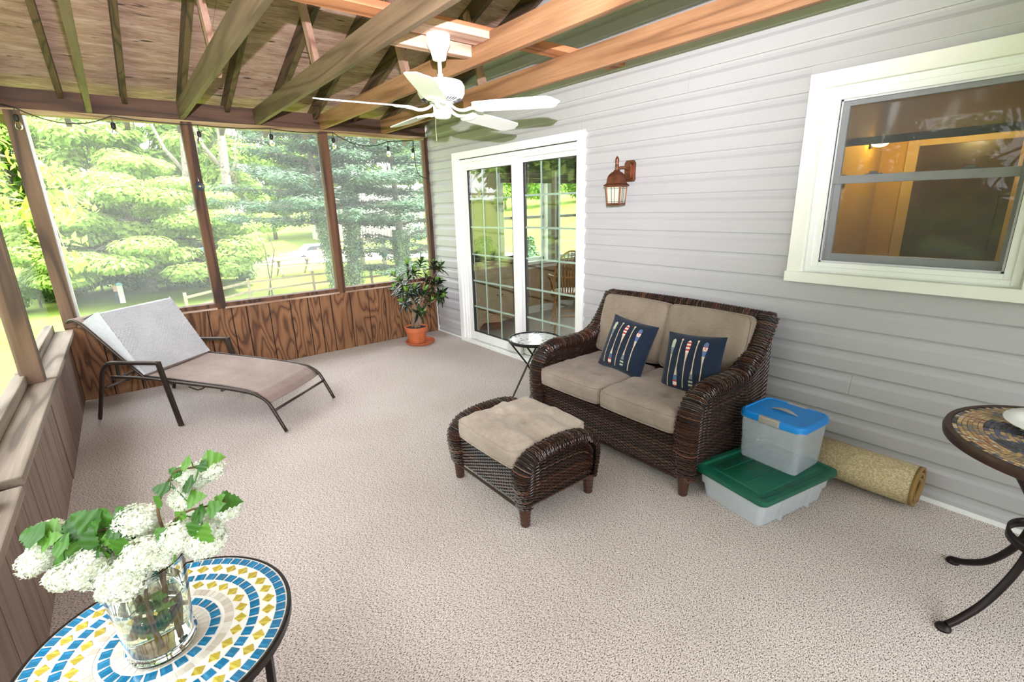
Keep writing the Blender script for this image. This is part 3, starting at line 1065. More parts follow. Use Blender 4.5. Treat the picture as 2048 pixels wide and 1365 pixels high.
for n_, c in dict(p_tan=(.50, .41, .29), p_sage=(.42, .44, .33), p_grey=(.17, .19, .20), p_cream=(.70, .62, .50), p_red=(.45, .03, .04), p_blue=(.07, .13, .26), p_navy2=(.02, .03, .05)).items():
    MAT[n_] = plain(n_, c, .9, scale=40)
pillow((-.555, -3.470, .625), radians(22), radians(5), 'navy paddle print pillow leaning at the centre of the far seat', 1)
pillow((-.555, -3.950, .615), radians(20), radians(-5), 'navy paddle print pillow half hidden by the near arm', 5)

# ------------------------------------------------------------------ ottoman
ot = thing('wicker_ottoman', 'dark brown wicker footstool standing in front of the loveseat', 'ottoman', (-1.545, -3.505, 0))
of, oL = path_interp([(-1.745, .115), (-1.765, .24), (-1.755, .310), (-1.700, .358), (-1.61, .376), (-1.515, .380), (-1.42, .376), (-1.335, .358), (-1.275, .310), (-1.262, .24), (-1.285, .115)])
for yc, sgn, sd in ((-3.808, -1, 61), (-3.208, 1, 62)):
    def f(t, yc=yc):
        p, d = of(t); return Vector((p.x, yc, p.y)), Vector((-d.y, 0, d.x))
    m = MB(); roll(m, f, oL, .105, (0, 1, 0), .032, seed=sd)
    a_ = m.build('arm', 'wick', ot)
    m = MB(); core(m, f, .105, (0, 1, 0), .032); m.build('arm_core', 'wick_dark', a_)
    def P(u, v, yo=yc + sgn * .022, s_=sgn):
        x = -1.755 + .48 * u
        t = .365 - .10 * abs(2 * u - 1) ** 5
        return (x, yo, .105 + (t - .105) * v), (0, s_, 0)
    m = MB(); wicker(m, P, .49, .28, seed=sd + 3)
    m.build('side_panel', 'wick', ot)
    MB().grid(lambda u, v: (P(u, v)[0][0], yc + sgn * .014, P(u, v)[0][2]), 20, 3).build('panel_core', 'wick_dark', ot)
for xx, sg in ((-1.762, -1), (-1.275, 1)):
    m = MB()
    wicker(m, lambda u, v: ((xx + sg * .0 - sg * .015 * (1 - v), -3.25 - .515 * u, .105 + .200 * v), (sg, 0, 0)), .515, .20, seed=71 + sg)
    m.tube([(xx, -3.24, .10), (xx, -3.775, .10)], .008, 6, tone=.5)
    m.build('front_panel', 'wick', ot)
    MB().box(xx - sg * .034 - .002, xx - sg * .034 + .002, -3.77, -3.25, .11, .30).build('panel_core', 'wick_dark', ot)
for x, y in ((-1.742, -3.205), (-1.742, -3.81), (-1.285, -3.81), (-1.285, -3.205)): leg(x, y, ot, .12, .032, .024)
o = cushion('ottoman_cushion', .52, .515, .115, 'ott_cloth', None, tufts=((0, -.12), (.0, .18)), seed=77, bulge=.022, wr=.024)
o.location = (-1.515, -3.508, .290)
tag(o, 'worn beige tufted cushion on the wicker footstool', 'cushion')

# ------------------------------------------------------------------ storage bins
def rrect(lx, ly, r, n=5):
    pts = []
    for cx, cy, a0 in ((lx / 2 - r, ly / 2 - r, 0), (-lx / 2 + r, ly / 2 - r, pi / 2), (-lx / 2 + r, -ly / 2 + r, pi), (lx / 2 - r, -ly / 2 + r, 1.5 * pi)):
        for k in range(n + 1):
            a = a0 + pi / 2 * k / n
            pts.append((cx + r * cos(a), cy + r * sin(a)))
    return pts
def loft(m, secs, capb=True, capt=True, tone=None):
    """secs: list of (pts2d, z)"""
    n = len(secs[0][0])
    vs = [(p[0], p[1], z) for pts, z in secs for p in pts]
    fs = []
    for i in range(len(secs) - 1):
        for k in range(n):
            k2 = (k + 1) % n
            fs.append((i * n + k, i * n + k2, (i + 1) * n + k2, (i + 1) * n + k))
    if capb: fs.append(tuple(reversed(range(n))))
    if capt: fs.append(tuple((len(secs) - 1) * n + k for k in range(n)))
    m.add(vs, fs, tone)
MAT['bin_clear'] = frosted('clear_plastic', (.72, .78, .84), .26)
MAT['bin_milky'] = frosted('milky_plastic', (.74, .78, .82), .42)
MAT['lid_green'] = plain('green_plastic', (.004, .095, .055), .38, var=.12, scale=6)
MAT['lid_blue'] = plain('blue_plastic', (.005, .225, .66), .35, var=.04)
MAT['latch_grey'] = plain('latch_grey', (.33, .31, .28), .4)
BA = radians(-11)
gb = thing('storage_bin', 'low clear plastic bin with a dark green lid on the carpet', 'storage bin', (-.612, -4.452, 0), BA)
lx, ly = .545, .385
m = MB()
loft(m, [(rrect(lx - .05, ly - .05, .03), .003), (rrect(lx - .03, ly - .03, .03), .075), (rrect(lx - .03, ly - .03, .03), .082), (rrect(lx - .012, ly - .012, .03), .083), (rrect(lx, ly, .03), .145), (rrect(lx + .02, ly + .02, .03), .147), (rrect(lx + .02, ly + .02, .03), .158)], capt=False)
m.build('bin_body', 'bin_milky', gb, local=True, smooth='auto', solid=.003)
m = MB()
for x in (-.12, .10): m.box(x - .004, x + .004, -ly / 2 - .001, -ly / 2 + .02, .01, .14)
m.box(-.24, .24, -ly / 2 + .004, -ly / 2 + .010, .118, .122)
m.build('bin_rib', 'bin_milky', gb, local=True)
for x0, x1 in ((-.02, .022), (.032, .085)):
    MB().box(lx / 2 + .0, lx / 2 + .004, x0, x1, .085, .125).build('paper_label', plain('paper_white', (.8, .8, .78), .8), gb, local=True)
m = MB()
LXg, LYg = lx + .055, ly + .045
loft(m, [(rrect(LXg, LYg, .035), .150), (rrect(LXg + .006, LYg + .006, .036), .160), (rrect(LXg, LYg, .035), .176), (rrect(LXg - .05, LYg - .05, .03), .178), (rrect(LXg - .07, LYg - .07, .03), .169), (rrect(LXg - .13, LYg - .13, .02), .169), (rrect(LXg - .14, LYg - .14, .02), .174)])
lid = m.build('bin_lid', 'lid_green', gb, local=True, smooth='auto')
m = MB()
for y_ in (-.05, .09): m.box(-.20, .20, y_ - .004, y_ + .004, .173, .1775)
m.build('lid_rib', 'lid_green', gb, local=True, bevel=.002)
bb = thing('storage_bin', 'tall clear plastic bin with a bright blue lid stacked on the green lid', 'storage bin', (-.462, -4.455, .178), radians(-5))
bx_, by_ = .275, .325
m = MB()
loft(m, [(rrect(bx_ - .03, by_ - .03, .02), 0), (rrect(bx_ - .022, by_ - .022, .025), .01), (rrect(bx_, by_, .03), .235), (rrect(bx_ + .012, by_ + .012, .03), .238), (rrect(bx_ + .012, by_ + .012, .03), .250)], capt=False)
m.build('bin_body', 'bin_clear', bb, local=True, smooth='auto', solid=.003)
m = MB()
loft(m, [(rrect(bx_ + .022, by_ + .022, .05), .240), (rrect(bx_ + .026, by_ + .026, .05), .250), (rrect(bx_ + .016, by_ + .018, .05), .272), (rrect(bx_ - .004, by_ - .004, .045), .276), (rrect(bx_ - .012, by_ - .012, .045), .271)])
m.build('bin_lid', 'lid_blue', bb, local=True, smooth='auto')
for sx in (-1, 1):
    m = MB()
    m.box(sx * (bx_ / 2 + .006) - .012, sx * (bx_ / 2 + .006) + .012, -.055, .055, .238, .277)
    m.build('latch', 'latch_grey', bb, local=True, bevel=.006)
m = MB()
m.grid(lambda u, v: ((v - .5) * .03 * sin(pi * u) , -.07 + .14 * u, .2735 + .012 * sin(pi * u) * 1), 12, 2)
m.build('lid_handle', 'latch_grey', bb, local=True, solid=.004)

# ------------------------------------------------------------------ rolled rug
def rug_mat():
    m = NT('rug_sisal')
    w1 = m.n('ShaderNodeTexVoronoi'); w1.inputs['Scale'].default_value = 170
    m.l(m.coord((1, .55, 1)), w1.inputs['Vector'])
    c = m.ramp(w1.outputs['Distance'], [(.15, (.60, .50, .31)), (.6, (.36, .28, .15))])
    w2 = m.n('ShaderNodeTexVoronoi', feature='DISTANCE_TO_EDGE'); w2.inputs['Scale'].default_value = 5
    m.l(m.coord((1, 1, 1)), w2.inputs['Vector'])
    c = m.mix(m.ramp(w2.outputs['Distance'], [(.0, (.35, .35, .35)), (.05, (0, 0, 0))]), c, (.30, .22, .11))
    m.col(c); m.setp(Roughness=.9)
    m.bump(w1.outputs['Distance'], -.8, .004)
    return m.m
MAT['rug'] = rug_mat()
MAT['rug_edge'] = plain('rug_binding', (.25, .15, .045), .9, bump=.3)
rg = thing('rolled_rug', 'tan woven rug rolled up along the foot of the siding', 'rug', (-.135, -4.66, 0))
def spiral(t, k=0):
    a = -pi * .35 + t * 2 * pi * 2.4
    r = .118 - .030 * (t * 2.4) - k
    return Vector((-.137 + r * 1.06 * cos(a), 0, .116 + r * .96 * sin(a)))
def rugf(off):
    def fn(u, v):
        p = spiral(u, off); p.y = -4.29 - .715 * v; return p
    return fn
m = MB(); m.grid(rugf(0), 110, 2); m.build('rug_roll', 'rug', rg, smooth=True, solid=.012)
for vv in (-5.004,):
    m = MB(); m.grid(lambda u, v: Vector((spiral(u).x, -4.990 - .0165 * v, spiral(u).z)), 110, 1)
    m.build('rug_binding', 'rug_edge', rg, smooth=True, solid=.0145)
MB().grid(lambda u, v: Vector((spiral(0).x - .01 + .0 * u, -4.29 - .715 * v, spiral(0).z)) + Vector((.012 * cos(u * 3), 0, .012 * sin(u * 3))), 6, 2).build('rug_binding', 'rug_edge', rg, solid=.003)

# ------------------------------------------------------------------ folding side table (far arm)
MAT['white_mosaic'] = vcol('white_mosaic', [(0, (.05, .06, .08)), (.3, (.30, .34, .38)), (.5, (.75, .78, .80)), (1, (.86, .87, .86))], .18)
st = thing('folding_side_table', 'small round folding table with a pale mosaic top behind the loveseat arm', 'table', (-.585, -2.57, 0))
R_ = .205; cx, cy, cz = -.585, -2.565, .50
m = MB(); m.lathe([(R_, -.012), (R_ + .008, -.012), (R_ + .008, .012), (R_, .012)], 48, (cx, cy, cz), capb=False, capt=False)
m.lathe([(R_ - .001, -.006), (R_ - .001, .003)], 48, (cx, cy, cz)); m.build('rim', 'black_metal', st, smooth='auto')
m = MB(); rnd = random.Random(3)
for ring in range(12):
    r0 = ring * R_ / 12 + .001; r1 = (ring + 1) * R_ / 12 - .001
    nn = max(4, int(2 * pi * r1 / .017))
    for k in range(nn):
        a0, a1 = 2 * pi * (k + .05) / nn, 2 * pi * (k + .95) / nn
        fl = abs(sin(2.5 * (a0))) * R_ * .8
        dark = abs(r0 - fl) < .014 or ring >= 11
        tn = rnd.uniform(0, .25) if dark and rnd.random() < .7 else rnd.uniform(.5, 1)
        vs = [(cx + r * cos(a), cy + r * sin(a), cz + .0045) for r, a in ((r0, a0), (r1, a0), (r1, a1), (r0, a1))]
        m.add(vs, [(0, 1, 2, 3)], tn)
m.build('mosaic_tiles', 'white_mosaic', st, stuff=True)
m = MB()
for sy in (-1, 1):
    m2 = MB()
    yy = sy * .11
    # X legs: each frame crosses
    m2.tube([(cx - .17, cy + yy, cz - .012), (cx + .0, cy + yy * .95, .27), (cx + .17, cy + yy, .006)], .0075, 6)
    m2.build('leg', 'black_metal', st)
    m2 = MB()
    m2.tube([(cx + .17, cy + yy * .85, cz - .012), (cx, cy + yy * .85, .26), (cx - .17, cy + yy * .85, .006)], .0075, 6)
    m2.build('leg', 'black_metal', st)
for sx in (-1, 1):
    MB().tube([(cx + sx * .17, cy - .11, .010), (cx + sx * .17, cy + .11, .010)], .0065, 6).build('stretcher', 'black_metal', st)

# ------------------------------------------------------------------ bistro table by the wall
bt = thing('bistro_table', 'dark iron table with a brown and purple mosaic top on curved legs', 'table', (-.69, -5.49, 0))
BX, BY, BZ, BR = -.69, -5.485, .725, .36
MAT['dark_mosaic'] = vcol('dark_mosaic', [(0, (.012, .010, .016)), (.22, (.045, .045, .08)), (.40, (.09, .08, .20)), (.52, (.16, .14, .12)), (.62, (.42, .25, .09)), (.78, (.60, .42, .20)), (.9, (.34, .12, .04)), (1, (.55, .52, .42))], .12)
MAT['grout_dark'] = plain('grout_dark', (.10, .09, .07), .7)
m = MB(); m.lathe([(BR - .002, -.03), (BR + .008, -.028), (BR + .011, -.01), (BR + .006, .004), (BR - .012, .004), (BR - .012, -.002)], 72, (BX, BY, BZ), capb=True, capt=False)
m.build('rim', plain('rust_iron', (.055, .028, .020), .45, .5, var=.3), bt, smooth='auto')
MB().lathe([(BR - .012, -.01), (BR - .012, .0)], 64, (BX, BY, BZ)).build('table_top', 'grout_dark', bt)
m = MB(); rnd = random.Random(11)
nrg = 24
for ring in range(nrg):
    r0 = ring * (BR - .013) / nrg; r1 = r0 + (BR - .013) / nrg - .0018
    nn = max(5, int(2 * pi * r1 / .0155))
    off = rnd.random()
    for k in range(nn):
        a0, a1 = 2 * pi * (k + off + .06) / nn, 2 * pi * (k + off + .94) / nn
        am = (a0 + a1) / 2; rf = r1 / BR
        petal = .5 + .5 * sin(am * 8 + rf * 3)
        if rf > .92: tn = rnd.choice([.05, .5, .75, .95])
        elif rf > .74: tn = .55 + .35 * petal + rnd.uniform(-.08, .1)
        elif rf > .45: tn = rnd.uniform(.0, .3) if petal > .45 else rnd.uniform(.3, .8)
        else: tn = rnd.choice([.1, .3, .7, .4])
        z = BZ + .0015 + rnd.uniform(0, .001)
        vs = [(BX + r * cos(a), BY + r * sin(a), z) for r, a in ((r0, a0), (r1, a0), (r1, a1), (r0, a1))]
        m.add(vs, [(0, 1, 2, 3)], min(1, max(0, tn + rnd.uniform(-.06, .06))))
m.build('mosaic_tiles', 'dark_mosaic', bt, stuff=True)
MAT['dark_iron'] = plain('dark_iron', (.018, .012, .012), .42, .6, var=.25)
for ang in (135, 225 + 0, 315, 45):
    a = radians(ang + 7)
    c_, s_ = cos(a), sin(a)
    pts = []
    for rr, z in ((.26, .70), (.20, .62), (.125, .50), (.095, .38), (.125, .25), (.20, .12), (.28, .045), (.325, .018)):
        pts.append((BX + rr * c_, BY + rr * s_, z))
    f3, L3 = path_interp([Vector(p) for p in pts])
    q = [f3(i / 24)[0] for i in range(25)]
    lg = MB().tube(q, [.0135] * 25, 10).build('leg', 'dark_iron', bt, smooth='auto')
    MB().lathe([(.024, 0), (.025, .008), (.018, .018), (.006, .024)], 14, (BX + .335 * c_, BY + .335 * s_, 0)).build('foot', 'dark_iron', lg, smooth='auto')
m = MB()
ring = [(BX + .130 * cos(t * 2 * pi / 40), BY + .130 * sin(t * 2 * pi / 40)) for t in range(40)]
vs = [(x, y, z) for z in (.335, .37) for x, y in ring]
m.add(vs, [(i, (i + 1) % 40, 40 + (i + 1) % 40, 40 + i) for i in range(40)])
m.build('ring_stretcher', 'dark_iron', bt, smooth=True, solid=.008)
# white plate
pl = MB().lathe([(.0, .006), (.10, .006), (.115, .012), (.165, .022), (.168, .019), (.118, .006), (.095, .0), (.0, .0)], 56, (-.575, -5.425, BZ + .004), capb=False, capt=False).build('plate', plain('white_ceramic', (.86, .87, .84), .15, var=.01), smooth=True)
tag(pl, 'round white plate lying on the dark mosaic table', 'plate')

# ------------------------------------------------------------------ chaise lounge
ch = thing('chaise_lounge', 'bronze framed reclining chaise with a taupe sling seat in the far corner', 'lounge chair', (-2.949, -1.185, 0), atan2(-.765, .644))
Wd = .64
# local frame: x = t (towards the foot), y = s (towards the far side)
def chl(t, s_, z): return (t, s_, z)
RS = [(-.565, .362), (-.27, .366), (-.016, .352), (.40, .322), (.68, .285)]
def side_frame(s_):
    m = MB()
    pts = [(-.565, s_, .362), (-.27, s_, .366), (-.016, s_, .350), (.40, s_, .322), (.62, s_, .298), (.70, s_, .276), (.765, s_, .235), (.80, s_, .18), (.885, s_, .008)]
    f3, L3 = path_interp([Vector(p) for p in pts])
    m.tube([f3(i / 40)[0] for i in range(41)], .0125, 10)
    return m.build('side_rail', 'bronze', ch, smooth=True, local=True)
def arm_frame(s_):
    o_ = (-.022 if s_ < .3 else .022) + s_
    m = MB()
    pts = [(-.76, o_, .01), (-.70, o_, .17), (-.635, o_, .36), (-.60, o_, .43), (-.54, o_, .475), (-.46, o_, .487), (-.28, o_, .493), (-.075, o_, .500)]
    f3, L3 = path_interp([Vector(p) for p in pts])
    m.tube([f3(i / 30)[0] for i in range(31)], .013, 8, flat=1.25)
    a_ = m.build('arm', 'bronze', ch, smooth=True, local=True)
    MB().bar((-.083, o_, .512), (0, o_, .0), .022, .038, up=(1, 0, 0)).build('leg', 'bronze', ch, local=True, bevel=.004)
for s_ in (0, Wd): side_frame(s_); arm_frame(s_)
for t, z in ((.81, .165), (.40, .300), (-.56, .345), (-.27, .345), (-.65, .27)):
    MB().tube([(t, 0, z), (t, Wd, z)], .010, 8).build('crossbar', 'bronze', ch, smooth=True, local=True)
MB().tube([(.12, .0, .315), (.18, .01, .29), (.22, .01, .30), (.26, 0, .32)], .006, 6).build('sling_hook', 'bronze', ch, local=True)
MB().tube([(-.05, .03, .33), (-.01, -.02, .335)], .008, 6).build('side_bolt', 'bronze', ch, local=True)
# sling seat
def seatf(u, v):
    pts = [(-.27, .378), (0, .362), (.40, .332), (.60, .308), (.68, .288), (.735, .252), (.765, .212)]
    x = u * (len(pts) - 1); i = min(len(pts) - 2, int(x)); q = x - i
    a, b = pts[i], pts[i + 1]
    sag = -.010 * sin(pi * v)
    return (a[0] + (b[0] - a[0]) * q, .012 + (Wd - .024) * v, a[1] + (b[1] - a[1]) * q + sag)
m = MB(); m.grid(seatf, 36, 16); m.build('sling_seat', 'sling', ch, smooth=True, local=True, solid=.006)
m = MB()
for vv in (.012, Wd - .012):
    m.tube([(*seatf(i / 24, 0)[:1], vv, seatf(i / 24, 0)[2] + .003) for i in range(25)], .007, 6)
m.build('sling_piping', 'bronze', ch, smooth=True, local=True)
# back
bk = [(-.27, .366), (-.42, .488), (-.57, .625), (-.70, .740), (-.765, .788), (-.82, .800), (-.865, .785)]
fb, Lb = path_interp([Vector((p[0], p[1])) for p in bk])
for s_ in (.012, Wd - .012):
    MB().tube([(fb(i / 30)[0].x, s_, fb(i / 30)[0].y) for i in range(31)], .012, 8).build('back_rail', 'bronze', ch, smooth=True, local=True)
MB().tube([(-.865, 0, .785), (-.865, Wd, .785)], .011, 8).build('crossbar', 'bronze', ch, smooth=True, local=True)
m = MB(); m.grid(lambda u, v: (fb(u)[0].x, .015 + (Wd - .03) * v, fb(u)[0].y + .010), 30, 8)
m.build('sling_back', 'sling', ch, smooth=True, local=True, solid=.006)
for s_ in (.05, Wd - .05):
    MB().bar((-.55, s_, .60), (-.56, s_, .34), .012, .02, up=(0, 1, 0)).build('back_prop', 'bronze', ch, local=True)
# grey quilted pad (wedge) draped on the back
tw = thing('quilted_pad', 'pale grey scallop-quilted wedge pad draped on the reclining chaise back', 'towel', (-2.949, -1.185, 0), atan2(-.765, .644))
A_, B_, C2 = Vector((-.262, .392)), Vector((-.555, .872)), Vector((-.735, .800))
def scal(a, b):
    """embossed scallop height, a across, b along in metres"""
    s0 = .030
    row = floor(b / (s0 * .5)); h = 0
    for rr in (row, row + 1):
        cxs = (floor(a / s0 - (.5 if rr % 2 else 0)) + .5 + (.5 if rr % 2 else 0)) * s0
        d = sqrt((a - cxs) ** 2 + (b - rr * s0 * .5 + s0 * .5) ** 2)
        if d < s0 * .56:
            ring = .5 + .5 * cos(d / s0 * 2 * pi * 2.3)
            h = .0028 * ring + .0012; break
    n_ = mnoise.noise(Vector((a * 4, b * 5, 2)))
    return h * (1.0 if n_ > -.15 else .45)
def padf(u, v):
    # v along: 0 seat fold, .62 ridge top, 1 back down on the sling ; u across
    if v < .74:
        q = v / .74; p = A_.lerp(B_, q); n = Vector((-(B_ - A_).y, (B_ - A_).x)).normalized() * -1
        b = q * (B_ - A_).length
    else:
        q = (v - .74) / .26; p = B_.lerp(C2, q); n = Vector((0.25, 1)).normalized(); b = (B_ - A_).length + q * .2
    if .66 < v < .82:
        w_ = 1 - abs(v - .74) / .08; p = p + Vector((.012, -.018)) * w_
    nn = Vector((.85, .5)) if v < .70 else (Vector((.3, .95)) if v < .8 else Vector((-.2, 1)))
    s_ = .015 + (Wd - .02) * u
    h = scal(s_, b)
    # near side slopes away down onto the sling (soft triangular flank)
    return p, nn.normalized(), s_, h
def pad(u, v):
    p, n, s_, h = padf(u, v)
    bow = .010 * sin(pi * min(1, v / .74)) * sin(pi * u)
    p = p + n * (h + bow)
    return (p.x, s_, p.y)
m = MB()
NU, NV = 150, 150
m.grid(lambda u, v: pad(u, v), NU, NV)
m.build('pad_cover', 'towel', tw, smooth=True, local=True)
def flank(s_, sg):
    def fn(u, v):
        # u along from fold to top; v from sling to ridge
        top = A_.lerp(B_, u) if u < .999 else B_
        qq = fb(min(.80, u * .80))[0]; base = Vector((qq.x, qq.y + .022))
        if v > 0: base = base
        p = base.lerp(top, v)
        o_ = -.055 * (1 - v) * sin(pi * min(1, u * 1.0)) * .5 * sg
        return (p.x + .004 * mnoise.noise(Vector((u * 12, v * 12, 0))), s_ - sg * .0 + o_ * 0 + (.012 * sin(pi * v) * -sg), p.y)
    return fn
MB().grid(flank(.015, 1), 40, 14).build('pad_side', 'towel', tw, smooth=True, local=True)
MB().grid(flank(Wd - .005, -1), 40, 14).build('pad_side', 'towel', tw, smooth=True, local=True)

# ------------------------------------------------------------------ potted plant
PX, PY = -.525, -.37
sa = MB().lathe([(.11, 0), (.150, .004), (.168, .022), (.176, .034), (.168, .036), (.150, .014), (.0, .012)], 40, (PX + .03, PY - .02, 0), capt=False).build('plant_saucer', 'terracotta', smooth='auto')
tag(sa, 'wide terracotta saucer under the potted plant', 'saucer')
pt = thing('potted_plant', 'dark leafed houseplant with bright new tips in a terracotta pot by the corner', 'plant', (PX, PY, .016))
MB().lathe([(.088, 0), (.095, .004), (.122, .135), (.123, .137), (.128, .140), (.136, .185), (.138, .192), (.128, .194), (.124, .188), (.118, .16)], 40, (PX, PY, .016), capt=False).build('pot', 'terracotta', pt, smooth='auto')
MB().lathe([(.0, .178), (.06, .184), (.10, .180), (.12, .176)], 24, (PX, PY, .016), capb=False, capt=False).build('soil', 'soil', pt, smooth=True)
MAT['stem'] = plain('plant_stem', (.28, .19, .12), .8)
MAT['leaf_dark'] = vcol('leaf_dark', [(0, (.010, .014, .012)), (.5, (.018, .036, .014)), (1, (.035, .085, .02))], .22, trans=.12, spec=.45)
MAT['leaf_new'] = vcol('leaf_new', [(0, (.10, .26, .03)), (1, (.30, .50, .07))], .3, trans=.4)
def strap(L, w_, curl, tone):
    m = MB()
    n = 7; vs = []
    for i in range(n + 1):
        t = i / n
        x = L * t; z = -curl * L * t * t
        ww = w_ * (sin(pi * (t * .86 + .10)) ** .8)
        if i == n: ww = .0008
        vs += [(x, -ww, z + ww * .35), (x, 0, z), (x, ww, z + ww * .35)]
    fs = []
    for i in range(n):
        a = i * 3; fs += [(a, a + 3, a + 4, a + 1), (a + 1, a + 4, a + 5, a + 2)]
    m.add(vs, fs, tone)
    return m
lm = []
for i, (L, w_, cu, mt, tn) in enumerate(((.125, .0155, .35, 'leaf_dark', .1), (.14, .016, .6, 'leaf_dark', .5), (.11, .0165, .1, 'leaf_dark', 1.0), (.10, .016, .05, 'leaf_new', .2), (.085, .014, -.1, 'leaf_new', 1.0))):
    o = strap(L, w_, cu, tn).build('leaf', mt, None, smooth=True, local=True)
    lm.append(o.data); bpy.data.objects.remove(o)
rnd = random.Random(8)
tips_px = [(828, 540, -.42, 1.2), (815, 528, -.38, .9), (842, 522, -.30, 1.1), (882, 530, -.36, .9), (868, 525, -.38, .9), (800, 562, -.50, .9), (787, 548, -.46, .6), (855, 552, -.36, 1.2), (870, 560, -.40, 1.1), (830, 575, -.45, 1.3), (850, 580, -.44, 1.2), (812, 580, -.52, 1.0), (882, 592, -.40, .9), (893, 583, -.36, .8), (804, 602, -.44, .8), (843, 622, -.50, .8), (880, 562, -.40, .9), (862, 600, -.42, .8), (790, 575, -.40, .7), (825, 595, -.38, .9)]
nleaf = 0
for ti, (px, py, yy, k) in enumerate(tips_px):
    tip = on(px, py, 1, yy)
    tip.x = max(-1.2, min(-.13, tip.x))
    b0 = Vector((PX + rnd.uniform(-.04, .04), PY + rnd.uniform(-.04, .04), .19))
    mid = b0.lerp(tip, .5) + Vector((0, 0, .03)) + Vector((b0.x - tip.x, b0.y - tip.y, 0)) * .2
    f3, L3 = path_interp([b0, mid, tip])
    MB().tube([f3(i / 8)[0] for i in range(9)], [.006 - .003 * i / 8 for i in range(9)], 6).build('stem', 'stem', pt, smooth=True)
    d = f3(1)[1]
    n_ = int(23 * k)
    for j in range(n_):
        t = j / n_
        basep = tip - d * (.085 * (1 - t))
        a = j * 2.4 + ti
        el = radians(12 + 60 * t ** 1.5 + rnd.uniform(-14, 14))
        new = t > .68 and py < 625 and rnd.random() < .75
        me = rnd.choice(lm[3:]) if new else rnd.choice(lm[:3])
        o = bpy.data.objects.new('leaf', me); COL.objects.link(o); o.parent = pt
        zax = d.to_track_quat('Z', 'X')
        o.rotation_mode = 'QUATERNION'
        q = zax @ Matrix.Rotation(a, 3, 'Z').to_quaternion() @ Matrix.Rotation(-el, 3, 'Y').to_quaternion()
        o.rotation_quaternion = q
        s3 = (.72 + .4 * rnd.random()) * (1 - .25 * t)
        pos = basep - Vector(pt.location)
        # keep blades off the siding
        tipx = (q @ Vector((.12 * s3, 0, 0))).x + basep.x
        if tipx > -.03: s3 *= max(.25, (-.03 - basep.x) / max(.01, tipx - basep.x))
        o.scale = (s3, s3 * 1.15, s3)
        o.location = pos
        nleaf += 1

# ------------------------------------------------------------------ wall lantern
LX, LY, LZ = -.135, -2.99, 1.66
lt = thing('wall_lantern', 'copper lantern with leaded glass hung on the grey siding', 'wall lamp', (0, LY, LZ))
CU_ = 'copper'
y0 = LY - .030
m = MB()
m.prism([(y0 + .0 - .035, 1.700), (y0 + .035, 1.700), (y0 + .045, 1.715), (y0 + .045, 1.83), (y0 + .03, 1.85), (y0 - .03, 1.85), (y0 - .045, 1.83), (y0 - .045, 1.715)], -.010, -.034, 'x')
m.prism([(y0 - .02, 1.715), (y0 + .02, 1.715), (y0 + .028, 1.73), (y0 + .028, 1.82), (y0 + .018, 1.835), (y0 - .018, 1.835), (y0 - .028, 1.82), (y0 - .028, 1.73)], -.034, -.050, 'x')
m.build('back_plate', CU_, lt, bevel=.003)
m = MB()
f3, L3 = path_interp([Vector((-.045, y0, 1.78)), Vector((-.08, y0 + .01, 1.80)), Vector((-.115, y0 + .03, 1.795)), Vector((-.135, LY, 1.765))])
m.tube([f3(i / 12)[0] for i in range(13)], .009, 8); m.build('bracket', CU_, lt, smooth=True)
# roof: bell profile, square-ish (8 sided)
def poly_lathe(m, prof, n, c, rot0=0):
    vs = []
    for r, z in prof:
        for k in range(n):
            a = 2 * pi * (k + .5) / n + rot0
            vs.append((c[0] + r * cos(a), c[1] + r * sin(a), c[2] + z))
    fs = []
    for i in range(len(prof) - 1):
        for k in range(n):
            k2 = (k + 1) % n
            fs.append((i * n + k, i * n + k2, (i + 1) * n + k2, (i + 1) * n + k))
    fs.append(tuple(reversed(range(n)))); fs.append(tuple((len(prof) - 1) * n + k for k in range(n)))
    m.add(vs, fs)
RA = radians(14)
m = MB(); poly_lathe(m, [(.098, .0), (.100, .006), (.092, .012), (.080, .018), (.076, .03), (.073, .055), (.062, .078), (.042, .094), (.026, .102), (.022, .112)], 4, (LX, LY, 1.670), RA)
m.build('lantern_roof', CU_, lt, smooth='auto')
MB().lathe([(.016, .108), (.012, .125), (.014, .15), (.010, .158), (.014, .164), (.010, .170), (.015, .178), (.014, .190), (.008, .203), (.0, .212)], 14, (LX, LY, 1.668), capt=False).build('finial', CU_, lt, smooth=True)
m = MB()
# cage: four posts, top and bottom frames
cs = []
for k in range(4):
    a = RA + pi / 4 + k * pi / 2
    p1 = (LX + .078 * cos(a), LY + .078 * sin(a), 1.668); p0 = (LX + .066 * cos(a), LY + .066 * sin(a), 1.545)
    cs.append((p0, p1)); m.bar(p0, p1, .011, .011)
for k in range(4):
    a, b = cs[k], cs[(k + 1) % 4]
    m.bar(a[0], b[0], .012, .012); m.bar(a[1], b[1], .012, .012)
poly_lathe(m, [(.070, .0), (.074, .006), (.070, .010)], 4, (LX, LY, 1.533), RA)
m.build('lantern_cage', CU_, lt)
MAT['lantern_glass'] = frosted('lantern_glass', (.62, .63, .52), .75)
for k in range(4):
    a, b = [Vector(q) for q in cs[k]], [Vector(q) for q in cs[(k + 1) % 4]]
    MB().add([a[0], b[0], b[1], a[1]], [(0, 1, 2, 3)])
    m = MB(); m.add([a[0], b[0], b[1], a[1]], [(0, 1, 2, 3)]); p = m.build('pane', 'lantern_glass', lt, solid=.002)
    n_ = ((a[0] + b[0]) / 2 - Vector((LX, LY, 1.545))); n_.z = 0; n_ = n_.normalized() * .002
    m = MB()
    for t in (.38, .60): m.bar(a[0].lerp(b[0], t) + n_, a[1].lerp(b[1], t) + n_, .003, .003)
    for t in (.12, .88): m.bar(a[0].lerp(a[1], t) + n_, b[0].lerp(b[1], t) + n_, .003, .003)
    m.build('lead_line', 'seal', p)

